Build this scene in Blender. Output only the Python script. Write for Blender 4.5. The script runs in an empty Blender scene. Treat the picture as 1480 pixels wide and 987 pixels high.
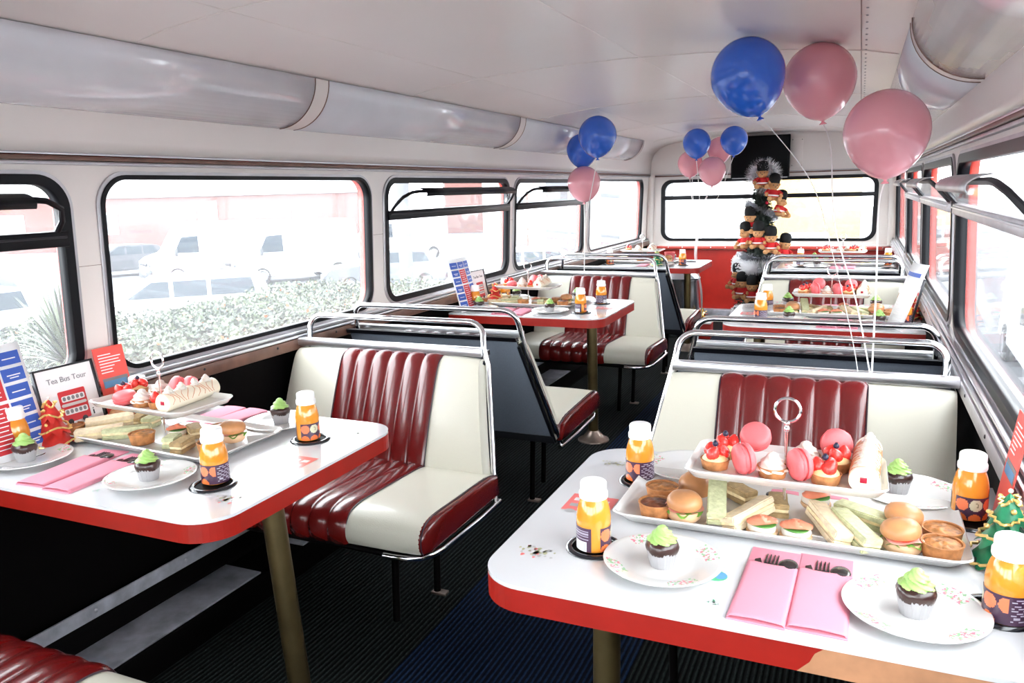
import bpy, bmesh, math, random
EXPO = 3.65
from mathutils import Vector, Matrix, noise
rnd = random.Random(7)
PI = math.pi
SC = bpy.context.scene
COL = SC.collection

# ------------------------------------------------------------------ materials
MATS = {}
def mat(name, col, rough=.5, metal=0., coat=0., trans=0., emis=None, spec=.5, sub=0., noise_amt=0., noise_scale=20., bump=0., bump_scale=60., alpha=1., ior=None):
    m = bpy.data.materials.new(name); m.use_nodes = True
    nt = m.node_tree; b = nt.nodes['Principled BSDF']
    b.inputs['Base Color'].default_value = (*col, 1)
    b.inputs['Roughness'].default_value = rough
    b.inputs['Metallic'].default_value = metal
    b.inputs['Coat Weight'].default_value = coat
    b.inputs['Coat Roughness'].default_value = .08
    b.inputs['Transmission Weight'].default_value = trans
    b.inputs['Specular IOR Level'].default_value = spec
    if ior: b.inputs['IOR'].default_value = ior
    if sub:
        b.inputs['Subsurface Weight'].default_value = sub
        b.inputs['Subsurface Radius'].default_value = (.01, .006, .004)
        b.inputs['Subsurface Scale'].default_value = .6
    if alpha < 1: b.inputs['Alpha'].default_value = alpha
    if noise_amt or bump:
        tc = nt.nodes.new('ShaderNodeTexCoord')
        if noise_amt:
            n = nt.nodes.new('ShaderNodeTexNoise'); n.inputs['Scale'].default_value = noise_scale; n.inputs['Detail'].default_value = 4
            nt.links.new(tc.outputs['Object'], n.inputs['Vector'])
            r = nt.nodes.new('ShaderNodeValToRGB')
            r.color_ramp.elements[0].position = .3; r.color_ramp.elements[1].position = .7
            r.color_ramp.elements[0].color = (*[max(0, c*(1-noise_amt)) for c in col], 1)
            r.color_ramp.elements[1].color = (*[min(1, c*(1+noise_amt)) for c in col], 1)
            nt.links.new(n.outputs['Fac'], r.inputs['Fac']); nt.links.new(r.outputs['Color'], b.inputs['Base Color'])
        if bump:
            n2 = nt.nodes.new('ShaderNodeTexNoise'); n2.inputs['Scale'].default_value = bump_scale; n2.inputs['Detail'].default_value = 3
            nt.links.new(tc.outputs['Object'], n2.inputs['Vector'])
            bp = nt.nodes.new('ShaderNodeBump'); bp.inputs['Strength'].default_value = bump; bp.inputs['Distance'].default_value = .002
            nt.links.new(n2.outputs['Fac'], bp.inputs['Height']); nt.links.new(bp.outputs['Normal'], b.inputs['Normal'])
    MATS[name] = m
    return m

mat('cream_paint', (.86, .80, .76), .38, coat=.15, noise_amt=.015, noise_scale=3)
mat('ceiling_paint', (.86, .80, .765), .42, coat=.12, noise_amt=.015, noise_scale=2)
mat('red_paint', (.60, .065, .045), .35, coat=.3)
mat('red_vinyl', (.55, .022, .012), .4, noise_amt=.15, noise_scale=5)
mat('rubber', (.003, .003, .005), .4, spec=.2)
mat('black_vinyl', (.0018, .0012, .0015), .6, spec=.07)
mat('dark_metal', (.02, .02, .025), .4, metal=.2)
mat('chrome', (.86, .87, .89), .13, metal=1)
mat('alu', (.72, .72, .75), .3, metal=1)
mat('alu_dull', (.52, .50, .52), .42, metal=.9, noise_amt=.12, noise_scale=9)
mat('scuffed_metal', (.48, .48, .53), .45, metal=.25, noise_amt=.35, noise_scale=14)
mat('brown_wood', (.17, .085, .06), .35, noise_amt=.3, noise_scale=12)
mat('bare_wood', (.42, .20, .10), .6, noise_amt=.3, noise_scale=14)
mat('pole_brass', (.13, .095, .042), .38, metal=.75, noise_amt=.35, noise_scale=8)
mat('base_metal', (.42, .33, .28), .35, metal=.8, noise_amt=.25, noise_scale=14)
mat('cream_leather', (.63, .605, .51), .36, coat=.25, bump=.15, bump_scale=260)
mat('maroon_leather', (.13, .006, .006), .24, coat=.55, bump=.2, bump_scale=260, noise_amt=.12, noise_scale=5)
mat('piping', (.03, .01, .02), .4)
mat('grey_panel', (.15, .172, .21), .42, noise_amt=.06, noise_scale=200)
mat('laminate', (.66, .665, .68), .16, coat=.5)
mat('table_red', (.30, .010, .005), .38, noise_amt=.10, noise_scale=16)
mat('porcelain', (.70, .69, .67), .12, coat=.5)
mat('white_plastic', (.92, .91, .90), .3)
mat('black_plastic', (.012, .012, .016), .16, coat=.4)
mat('juice', (.78, .29, .03), .12, coat=.6, sub=.25)
mat('napkin_pink', (.74, .27, .35), .85, bump=.2, bump_scale=500)
mat('pastry', (.44, .18, .06), .6, noise_amt=.4, noise_scale=60, bump=.5, bump_scale=150)
mat('custard', (.85, .62, .30), .4)
mat('strawberry', (.80, .035, .025), .25, coat=.5, bump=.6, bump_scale=420, noise_amt=.1, noise_scale=90)
mat('raspberry', (.62, .02, .05), .4, bump=.8, bump_scale=300)
mat('blueberry', (.012, .016, .045), .4)
mat('macaron', (.74, .14, .15), .45, bump=.25, bump_scale=500)
mat('macaron_foot', (.80, .13, .14), .8, bump=.9, bump_scale=500)
mat('whipped', (.70, .63, .56), .45, sub=.2)
mat('sponge', (.80, .70, .55), .6)
mat('jam', (.35, .01, .03), .25)
mat('toffee', (.60, .22, .10), .3)
mat('quiche_top', (.40, .17, .055), .45, noise_amt=.7, noise_scale=70, bump=.6, bump_scale=120)
mat('quiche_dark', (.15, .045, .018), .35, noise_amt=.85, noise_scale=60, bump=.8, bump_scale=110)
mat('bun', (.52, .235, .095), .4, noise_amt=.18, noise_scale=24, bump=.15, bump_scale=90)
mat('bun_pale', (.72, .47, .28), .5, noise_amt=.12, noise_scale=28)
mat('ham', (.86, .40, .33), .4)
mat('lettuce', (.20, .42, .07), .45)
mat('tomato', (.72, .08, .03), .3)
mat('bread_white', (.74, .60, .42), .75, noise_amt=.12, noise_scale=110, bump=.5, bump_scale=220)
mat('bread_green', (.52, .53, .32), .75, noise_amt=.16, noise_scale=110, bump=.5, bump_scale=220)
mat('bread_brown', (.42, .29, .14), .75, noise_amt=.22, noise_scale=110, bump=.5, bump_scale=220)
mat('egg_filling', (.86, .70, .42), .6, noise_amt=.2, noise_scale=90)
mat('salmon', (.76, .24, .14), .35, noise_amt=.12, noise_scale=40)
mat('cucumber', (.10, .28, .05), .4)
mat('icing_green', (.36, .58, .17), .4, sub=.2)
mat('choc', (.035, .012, .009), .28, coat=.4, bump=.6, bump_scale=120)
mat('paper_case', (.38, .37, .38), .45)
mat('balloon_blue', (.028, .15, .72), .22, coat=.6)
mat('balloon_pink', (.93, .40, .45), .22, coat=.6)
mat('ribbon', (.90, .88, .87), .35)
mat('paper', (.90, .89, .90), .55)
mat('blue_print', (.04, .11, .48), .5)
mat('red_print', (.62, .03, .04), .5)
mat('red_card', (.85, .10, .08), .45)
mat('grey_print', (.25, .25, .27), .5)
mat('sky_print', (.12, .33, .60), .5)
mat('frame_black', (.015, .015, .02), .3)
mat('felt_red', (.60, .022, .014), .5, noise_amt=.15, noise_scale=60)
mat('felt_green', (.012, .19, .085), .4, noise_amt=.25, noise_scale=60)
mat('gold', (.80, .55, .20), .3, metal=.6)
mat('gold_foil', (.85, .62, .22), .18, metal=1)
mat('tinsel_white', (.90, .91, .93), .35)
mat('tinsel_silver', (.72, .74, .78), .22, metal=.7)
mat('fir', (.006, .016, .009), .6)
mat('fur', (.58, .30, .13), .9, noise_amt=.1, noise_scale=90, bump=.6, bump_scale=400)
mat('hat_fur', (.004, .004, .005), .9, bump=.8, bump_scale=300)
mat('tunic', (.55, .012, .015), .8)
mat('screen', (.001, .001, .0015), .35, spec=.12)
mat('cover_plastic', (.80, .81, .86), .18, coat=.6, noise_amt=.04, noise_scale=5)
mat('white_box', (.86, .85, .86), .35)
mat('steel', (.55, .57, .60), .25, metal=.9)
# exterior
mat('asphalt', (.075, .08, .09), .9, noise_amt=.15, noise_scale=3)
mat('brick_far', (.15, .070, .062), .85, noise_amt=.1, noise_scale=6)
mat('white_wall', (.5, .5, .5), .7)
mat('grey_wall', (.12, .125, .135), .7)
mat('yellow_wall', (.40, .27, .07), .6)
mat('pink_far', (.30, .12, .10), .6)
mat('van_white', (.55, .56, .58), .35, coat=.3)
mat('car_silver', (.09, .10, .115), .3, metal=.3, coat=.5)
mat('car_dark', (.03, .033, .04), .3, coat=.5)
mat('car_glass', (.010, .02, .03), .2, spec=.3)
mat('bumper', (.036, .04, .046), .6)
mat('tyre', (.02, .02, .02), .8)
mat('leaf', (.026, .036, .02), .6, noise_amt=.6, noise_scale=1.6)
mat('leaf_pale', (.085, .105, .06), .5, noise_amt=.4, noise_scale=3)
mat('leaf_orange', (.35, .11, .04), .6)
mat('bark', (.10, .07, .05), .8)

# carpet: ribbed, runs along the bus
def carpet_mat():
    m = bpy.data.materials.new('ribbed_carpet'); m.use_nodes = True; nt = m.node_tree; b = nt.nodes['Principled BSDF']
    N = nt.nodes.new; L = nt.links.new
    tc = N('ShaderNodeTexCoord')
    w = N('ShaderNodeTexWave'); w.wave_type = 'BANDS'; w.bands_direction = 'X'; w.inputs['Scale'].default_value = 19.; w.inputs['Distortion'].default_value = .0
    L(tc.outputs['Object'], w.inputs['Vector'])
    mp = N('ShaderNodeMapping'); mp.inputs['Scale'].default_value = (180, 55, 1); L(tc.outputs['Object'], mp.inputs['Vector'])
    n = N('ShaderNodeTexNoise'); n.inputs['Scale'].default_value = 1.; n.inputs['Detail'].default_value = 3; L(mp.outputs['Vector'], n.inputs['Vector'])
    n2 = N('ShaderNodeTexNoise'); n2.inputs['Scale'].default_value = 2.2; L(tc.outputs['Object'], n2.inputs['Vector'])
    r = N('ShaderNodeValToRGB'); r.color_ramp.elements[0].color = (.0014, .004, .012, 1); r.color_ramp.elements[1].color = (.010, .030, .080, 1)
    r.color_ramp.elements[0].position = .35; r.color_ramp.elements[1].position = .8
    mul = N('ShaderNodeMath'); mul.operation = 'MULTIPLY'; L(w.outputs['Fac'], mul.inputs[0]); 
    ad = N('ShaderNodeMath'); ad.operation = 'ADD'; L(n.outputs['Fac'], ad.inputs[0]); ad.inputs[1].default_value = .35; L(ad.outputs[0], mul.inputs[1])
    L(mul.outputs[0], r.inputs['Fac'])
    # a blue runner down the aisle, dark speckled green-grey to either side
    r2 = N('ShaderNodeValToRGB'); r2.color_ramp.elements[0].color = (.0010, .0016, .0020, 1); r2.color_ramp.elements[1].color = (.022, .032, .030, 1)
    r2.color_ramp.elements[0].position = .38; r2.color_ramp.elements[1].position = .85; L(mul.outputs[0], r2.inputs['Fac'])
    sx = N('ShaderNodeSeparateXYZ'); L(tc.outputs['Object'], sx.inputs[0]); ab = N('ShaderNodeMath'); ab.operation = 'ABSOLUTE'; L(sx.outputs[0], ab.inputs[0])
    lt = N('ShaderNodeMath'); lt.operation = 'LESS_THAN'; L(ab.outputs[0], lt.inputs[0]); lt.inputs[1].default_value = .312
    mx = N('ShaderNodeMix'); mx.data_type = 'RGBA'; L(lt.outputs[0], mx.inputs['Factor']); L(r2.outputs['Color'], mx.inputs['A']); L(r.outputs['Color'], mx.inputs['B'])
    L(mx.outputs['Result'], b.inputs['Base Color'])
    b.inputs['Roughness'].default_value = .85; b.inputs['Specular IOR Level'].default_value = .15
    bp = N('ShaderNodeBump'); bp.inputs['Strength'].default_value = .8; bp.inputs['Distance'].default_value = .004
    L(mul.outputs[0], bp.inputs['Height']); L(bp.outputs['Normal'], b.inputs['Normal'])
    MATS['carpet'] = m
carpet_mat()

def glass_mat():
    m = bpy.data.materials.new('window_glass'); m.use_nodes = True; nt = m.node_tree
    for x in list(nt.nodes): nt.nodes.remove(x)
    N = nt.nodes.new; L = nt.links.new
    o = N('ShaderNodeOutputMaterial'); mx = N('ShaderNodeMixShader'); t = N('ShaderNodeBsdfTransparent'); g = N('ShaderNodeBsdfGlossy')
    t.inputs['Color'].default_value = (.97, .985, .985, 1); g.inputs['Roughness'].default_value = .03
    lw = N('ShaderNodeLayerWeight'); lw.inputs['Blend'].default_value = .5
    pw = N('ShaderNodeMath'); pw.operation = 'POWER'; L(lw.outputs['Facing'], pw.inputs[0]); pw.inputs[1].default_value = 5.
    f = N('ShaderNodeMath'); f.operation = 'MULTIPLY_ADD'; L(pw.outputs[0], f.inputs[0]); f.inputs[1].default_value = .55; f.inputs[2].default_value = .03
    L(f.outputs[0], mx.inputs[0]); du = N('ShaderNodeBsdfTranslucent'); du.inputs['Color'].default_value = (.95, .96, 1, 1); m0 = N('ShaderNodeMixShader'); m0.inputs[0].default_value = .035  # small translucent share puts a whitish glare veil into the panes
    L(t.outputs[0], m0.inputs[1]); L(du.outputs[0], m0.inputs[2]); L(m0.outputs[0], mx.inputs[1]); L(g.outputs[0], mx.inputs[2]); L(mx.outputs[0], o.inputs['Surface'])
    MATS['glass'] = m
glass_mat()

def tinsel_mat():
    m = bpy.data.materials.new('tinsel_strands'); m.use_nodes = True; nt = m.node_tree; b = nt.nodes['Principled BSDF']
    b.inputs['Base Color'].default_value = (.95, .95, .96, 1); b.inputs['Roughness'].default_value = .35
    t = nt.nodes.new('ShaderNodeBsdfTranslucent'); t.inputs['Color'].default_value = (.95, .95, .96, 1); mx = nt.nodes.new('ShaderNodeMixShader'); mx.inputs[0].default_value = .5
    o = nt.nodes['Material Output']; nt.links.new(b.outputs[0], mx.inputs[1]); nt.links.new(t.outputs[0], mx.inputs[2]); nt.links.new(mx.outputs[0], o.inputs['Surface'])
    MATS['tinsel_white'] = m
tinsel_mat()
def attr_mat(name, rough=.4, coat=.3):
    m = bpy.data.materials.new(name); m.use_nodes = True; nt = m.node_tree; b = nt.nodes['Principled BSDF']
    a = nt.nodes.new('ShaderNodeVertexColor'); a.layer_name = 'Col'
    nt.links.new(a.outputs['Color'], b.inputs['Base Color']); b.inputs['Roughness'].default_value = rough; b.inputs['Coat Weight'].default_value = coat
    MATS[name] = m
attr_mat('label_print', .35, .4)

# plate with a sprigged floral rim, in the plate's own coordinates
def plate_mat():
    m = bpy.data.materials.new('floral_porcelain'); m.use_nodes = True; nt = m.node_tree; b = nt.nodes['Principled BSDF']
    N = nt.nodes.new; L = nt.links.new
    b.inputs['Roughness'].default_value = .12; b.inputs['Coat Weight'].default_value = .5
    tc = N('ShaderNodeTexCoord'); sx = N('ShaderNodeSeparateXYZ'); L(tc.outputs['Object'], sx.inputs[0])
    cb = N('ShaderNodeCombineXYZ'); L(sx.outputs[0], cb.inputs[0]); L(sx.outputs[1], cb.inputs[1])
    ln = N('ShaderNodeVectorMath'); ln.operation = 'LENGTH'; L(cb.outputs[0], ln.inputs[0])
    sub = N('ShaderNodeMath'); sub.operation = 'SUBTRACT'; L(ln.outputs['Value'], sub.inputs[0]); sub.inputs[1].default_value = .082
    ab = N('ShaderNodeMath'); ab.operation = 'ABSOLUTE'; L(sub.outputs[0], ab.inputs[0])
    lt = N('ShaderNodeMath'); lt.operation = 'LESS_THAN'; L(ab.outputs[0], lt.inputs[0]); lt.inputs[1].default_value = .012
    at2 = N('ShaderNodeMath'); at2.operation = 'ARCTAN2'; L(sx.outputs[1], at2.inputs[0]); L(sx.outputs[0], at2.inputs[1])
    m5 = N('ShaderNodeMath'); m5.operation = 'MULTIPLY'; L(at2.outputs[0], m5.inputs[0]); m5.inputs[1].default_value = 4.
    sn = N('ShaderNodeMath'); sn.operation = 'SINE'; L(m5.outputs[0], sn.inputs[0])
    gt = N('ShaderNodeMath'); gt.operation = 'GREATER_THAN'; L(sn.outputs[0], gt.inputs[0]); gt.inputs[1].default_value = .35
    n = N('ShaderNodeTexNoise'); n.inputs['Scale'].default_value = 170; L(tc.outputs['Object'], n.inputs['Vector'])
    g2 = N('ShaderNodeMath'); g2.operation = 'GREATER_THAN'; L(n.outputs['Fac'], g2.inputs[0]); g2.inputs[1].default_value = .52
    a = N('ShaderNodeMath'); a.operation = 'MULTIPLY'; L(lt.outputs[0], a.inputs[0]); L(gt.outputs[0], a.inputs[1])
    a2 = N('ShaderNodeMath'); a2.operation = 'MULTIPLY'; L(a.outputs[0], a2.inputs[0]); L(g2.outputs[0], a2.inputs[1])
    n3 = N('ShaderNodeTexNoise'); n3.inputs['Scale'].default_value = 90; L(tc.outputs['Object'], n3.inputs['Vector'])
    r = N('ShaderNodeValToRGB'); r.color_ramp.interpolation = 'CONSTANT'
    r.color_ramp.elements[0].color = (.30, .55, .30, 1); r.color_ramp.elements[1].color = (.80, .25, .32, 1); r.color_ramp.elements[1].position = .5
    L(n3.outputs['Fac'], r.inputs['Fac'])
    mx = N('ShaderNodeMix'); mx.data_type = 'RGBA'; mx.inputs['A'].default_value = (.70, .69, .67, 1)
    L(a2.outputs[0], mx.inputs['Factor']); L(r.outputs['Color'], mx.inputs['B']); L(mx.outputs['Result'], b.inputs['Base Color'])
    MATS['floral'] = m
plate_mat()

# ------------------------------------------------------------------ mesh builder
class G:
    def __init__(s): s.v = []; s.f = []; s.m = []; s.mats = []; s.col = None
    def mi(s, name):
        if name not in s.mats: s.mats.append(name)
        return s.mats.index(name)
    def add(s, vs, fs, mname, T=None):
        o = len(s.v); k = s.mi(mname)
        for p in vs:
            p = Vector(p)
            s.v.append(tuple(T @ p) if T else tuple(p))
        for f in fs: s.f.append(tuple(o+i for i in f)); s.m.append(k)
        return s
    def box(s, c, d, mname, bev=0., T=None, seg=2):
        if bev <= 0:
            x, y, z = c; a, b, e = d[0]/2, d[1]/2, d[2]/2
            vs = [(x+i*a, y+j*b, z+k*e) for i in (-1, 1) for j in (-1, 1) for k in (-1, 1)]
            fs = [(0, 1, 3, 2), (4, 6, 7, 5), (0, 4, 5, 1), (2, 3, 7, 6), (0, 2, 6, 4), (1, 5, 7, 3)]
            return s.add(vs, fs, mname, T)
        bm = bmesh.new(); bmesh.ops.create_cube(bm, size=1)
        for v in bm.verts: v.co = Vector((v.co.x*d[0], v.co.y*d[1], v.co.z*d[2]))
        bmesh.ops.bevel(bm, geom=list(bm.edges), offset=min(bev, min(d)*.49), segments=seg, affect='EDGES', profile=.5)
        for v in bm.verts: v.co += Vector(c)
        return s.bm(bm, mname, T)
    def bm(s, bm, mname, T=None):
        bm.verts.ensure_lookup_table(); bm.verts.index_update()
        vs = [v.co.copy() for v in bm.verts]; fs = [[v.index for v in f.verts] for f in bm.faces]; bm.free()
        return s.add(vs, fs, mname, T)
    def lathe(s, prof, mname, n=24, T=None, wob=None):
        vs = []; fs = []; k = len(prof)
        for i in range(n):
            a = 2*PI*i/n
            for j, (r, z) in enumerate(prof):
                rr = r*(wob(a, j/(k-1)) if wob else 1)
                vs.append((rr*math.cos(a), rr*math.sin(a), z))
        for i in range(n):
            i2 = (i+1) % n
            for j in range(k-1):
                fs.append((i*k+j, i2*k+j, i2*k+j+1, i*k+j+1))
        if prof[0][0] > 1e-6: fs.append(tuple(reversed([i*k for i in range(n)])))
        if prof[-1][0] > 1e-6: fs.append(tuple(i*k+k-1 for i in range(n)))
        return s.add(vs, fs, mname, T)
    def ball(s, c, r, mname, n=16, T=None):
        if not hasattr(r, '__len__'): r = (r, r, r)
        bm = bmesh.new(); bmesh.ops.create_uvsphere(bm, u_segments=n, v_segments=max(6, n//2+2), radius=1)
        for v in bm.verts: v.co = Vector((v.co.x*r[0]+c[0], v.co.y*r[1]+c[1], v.co.z*r[2]+c[2]))
        return s.bm(bm, mname, T)
    def cyl(s, p0, p1, r, mname, n=12, T=None):
        return s.tube([p0, p1], r, mname, n, T)
    def tube(s, path, r, mname, n=10, T=None, closed=False, flat=1.):
        path = [Vector(p) for p in path]; k = len(path); vs = []; fs = []
        up = None
        for i, p in enumerate(path):
            if closed: d = (path[(i+1) % k]-path[i-1]).normalized()
            else: d = (path[min(i+1, k-1)]-path[max(i-1, 0)]).normalized()
            if up is None:
                up = Vector((0, 0, 1)) if abs(d.z) < .9 else Vector((0, 1, 0))
            sx = d.cross(up)
            if sx.length < 1e-6: sx = d.orthogonal()
            sx.normalize(); up = sx.cross(d).normalized()
            rr = r[i] if hasattr(r, '__len__') else r
            for j in range(n):
                a = 2*PI*j/n
                vs.append(p+sx*(rr*math.cos(a))+up*(rr*flat*math.sin(a)))
        for i in range(k if closed else k-1):
            i2 = (i+1) % k
            for j in range(n):
                j2 = (j+1) % n; fs.append((i*n+j, i*n+j2, i2*n+j2, i2*n+j))
        if not closed: fs.append(tuple(range(n-1, -1, -1))); fs.append(tuple((k-1)*n+j for j in range(n)))
        return s.add(vs, fs, mname, T)
    def prism(s, poly, z0, z1, mname, T=None):
        n = len(poly); vs = [(x, y, z0) for x, y in poly]+[(x, y, z1) for x, y in poly]
        fs = [tuple(range(n-1, -1, -1)), tuple(range(n, 2*n))]+[(i, (i+1) % n, n+(i+1) % n, n+i) for i in range(n)]
        return s.add(vs, fs, mname, T)
    def grid(s, fn, nu, nv, mname, T=None, flip=False):
        vs = [fn(i/nu, j/nv) for i in range(nu+1) for j in range(nv+1)]; w = nv+1; fs = []
        for i in range(nu):
            for j in range(nv):
                q = (i*w+j, (i+1)*w+j, (i+1)*w+j+1, i*w+j+1); fs.append(tuple(reversed(q)) if flip else q)
        return s.add(vs, fs, mname, T)
    def build(s, name, parent=None, smooth=40, loc=None, fix=False):
        me = bpy.data.meshes.new(name); me.from_pydata(s.v, [], s.f)
        for m in s.mats: me.materials.append(MATS[m])
        if len(s.mats) > 1: me.polygons.foreach_set('material_index', s.m)
        if fix:
            bm = bmesh.new(); bm.from_mesh(me); bmesh.ops.recalc_face_normals(bm, faces=bm.faces); bm.to_mesh(me); bm.free()
        if smooth:
            me.polygons.foreach_set('use_smooth', [True]*len(me.polygons))
            me.set_sharp_from_angle(angle=math.radians(smooth))
        me.update()
        o = bpy.data.objects.new(name, me); COL.objects.link(o)
        if parent: o.parent = parent
        if loc: o.location = loc
        return o

def tag(o, label=None, cat=None, group=None, kind=None):
    if label: o['label'] = label
    if cat: o['category'] = cat
    if group: o['group'] = group
    if kind: o['kind'] = kind
    return o
def empty(name, loc=(0, 0, 0), rz=0.):
    o = bpy.data.objects.new(name, None); COL.objects.link(o); o.location = loc; o.rotation_euler = (0, 0, rz); o.empty_display_size = .02
    return o
def thing(name, label, cat, loc=(0, 0, 0), rz=0., group=None): return tag(empty(name, loc, rz), label, cat, group)
def copy_tree(o, parent=None):
    c = o.copy(); COL.objects.link(c); c.parent = parent
    for ch in list(o.children): copy_tree(ch, c)
    return c
PROTO = {}
def place(kind, builder, loc, rot, label, cat, group):
    """first call builds the thing, later calls copy it and its parts"""
    if kind not in PROTO:
        o = builder(); PROTO[kind] = o
    else: o = copy_tree(PROTO[kind])
    o.location = loc; o.rotation_euler = rot if hasattr(rot, '__len__') else (0, 0, rot)
    for k in ('label', 'category', 'group'):
        if k in o: del o[k]
    return tag(o, label, cat, group)
def Tm(loc=(0, 0, 0), rot=(0, 0, 0), sc=(1, 1, 1)):
    from mathutils import Euler
    return Matrix.LocRotScale(Vector(loc), Euler(rot), Vector(sc))
def rrect(x0, y0, x1, y1, r, n=8, rs=None):
    """rounded rectangle, counter-clockwise"""
    rs = rs or (r, r, r, r); P = []
    for (cx, cy, a0, q) in ((x1, y0, -PI/2, rs[1]), (x1, y1, 0, rs[2]), (x0, y1, PI/2, rs[3]), (x0, y0, PI, rs[0])):
        ox = cx-q if cx == x1 else cx+q; oy = cy-q if cy == y1 else cy+q
        if q <= 1e-5: P.append((cx, cy)); continue
        for i in range(n+1):
            a = a0+PI/2*i/n; P.append((ox+q*math.cos(a), oy+q*math.sin(a)))
    return P
def holed(outer, holes, depth, fmap, name, mname, parent=None):
    """plate with holes: 2D outlines filled by a curve, thickened, mapped into place by fmap"""
    cu = bpy.data.curves.new('outline', 'CURVE'); cu.dimensions = '2D'; cu.fill_mode = 'BOTH'; cu.extrude = depth/2
    for poly in [outer]+holes:
        sp = cu.splines.new('POLY'); sp.points.add(len(poly)-1)
        for p, (a, b) in zip(sp.points, poly): p.co = (a, b, 0, 1)
        sp.use_cyclic_u = True
    o = bpy.data.objects.new('outline', cu); COL.objects.link(o)
    me = bpy.data.meshes.new_from_object(o.evaluated_get(bpy.context.evaluated_depsgraph_get()))
    bpy.data.objects.remove(o); bpy.data.curves.remove(cu)
    for v in me.vertices: v.co = fmap(v.co.x, v.co.y, v.co.z)
    bm = bmesh.new(); bm.from_mesh(me); bmesh.ops.remove_doubles(bm, verts=bm.verts, dist=1e-5); bmesh.ops.recalc_face_normals(bm, faces=bm.faces); bm.to_mesh(me); bm.free()
    me.name = name; me.materials.clear(); me.materials.append(MATS[mname])
    r = bpy.data.objects.new(name, me); COL.objects.link(r)
    if parent: r.parent = parent
    return r
def text_mesh(txt, size, mname, name, parent, T, ext=.0004):
    cu = bpy.data.curves.new('lettering', 'FONT'); cu.body = txt; cu.size = size; cu.extrude = ext; cu.align_x = 'CENTER'; cu.resolution_u = 3
    o = bpy.data.objects.new('lettering', cu); COL.objects.link(o)
    me = bpy.data.meshes.new_from_object(o.evaluated_get(bpy.context.evaluated_depsgraph_get()))
    bpy.data.objects.remove(o); bpy.data.curves.remove(cu)
    me.transform(T); me.materials.clear(); me.materials.append(MATS[mname])
    r = bpy.data.objects.new(name, me); COL.objects.link(r); r.parent = parent
    return r
# ------------------------------------------------------------------ camera, sky, light
def make_camera():
    R = Vector((0.9158, 0.4006, -0.0268)); F = Vector((-0.3989, 0.8974, -0.1883)); R.normalize()
    F = (F-R*F.dot(R)).normalized(); U = R.cross(F)
    cd = bpy.data.cameras.new('camera'); cd.sensor_width = 36; cd.lens = 1130.36/1480*36; cd.clip_start = .02; cd.clip_end = 400
    c = bpy.data.objects.new('camera', cd); COL.objects.link(c)
    M = Matrix((R, U, -F)).transposed().to_4x4(); M.translation = Vector((.837, 0, 1.333)); c.matrix_world = M
    SC.camera = c
make_camera()
w = bpy.data.worlds.new('world'); SC.world = w; w.use_nodes = True
bg = w.node_tree.nodes['Background']; bg.inputs['Color'].default_value = (.93, .965, 1, 1); bg.inputs['Strength'].default_value = 1.0
SC.view_settings.view_transform = 'Standard'; SC.view_settings.look = 'None'; SC.view_settings.exposure = EXPO
SC.view_settings.gamma = 1; SC.view_settings.use_curve_mapping = False
SC.cycles.max_bounces = 10; SC.cycles.diffuse_bounces = 6; SC.cycles.glossy_bounces = 5; SC.cycles.transparent_max_bounces = 12
SC.cycles.use_denoising = True

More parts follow.
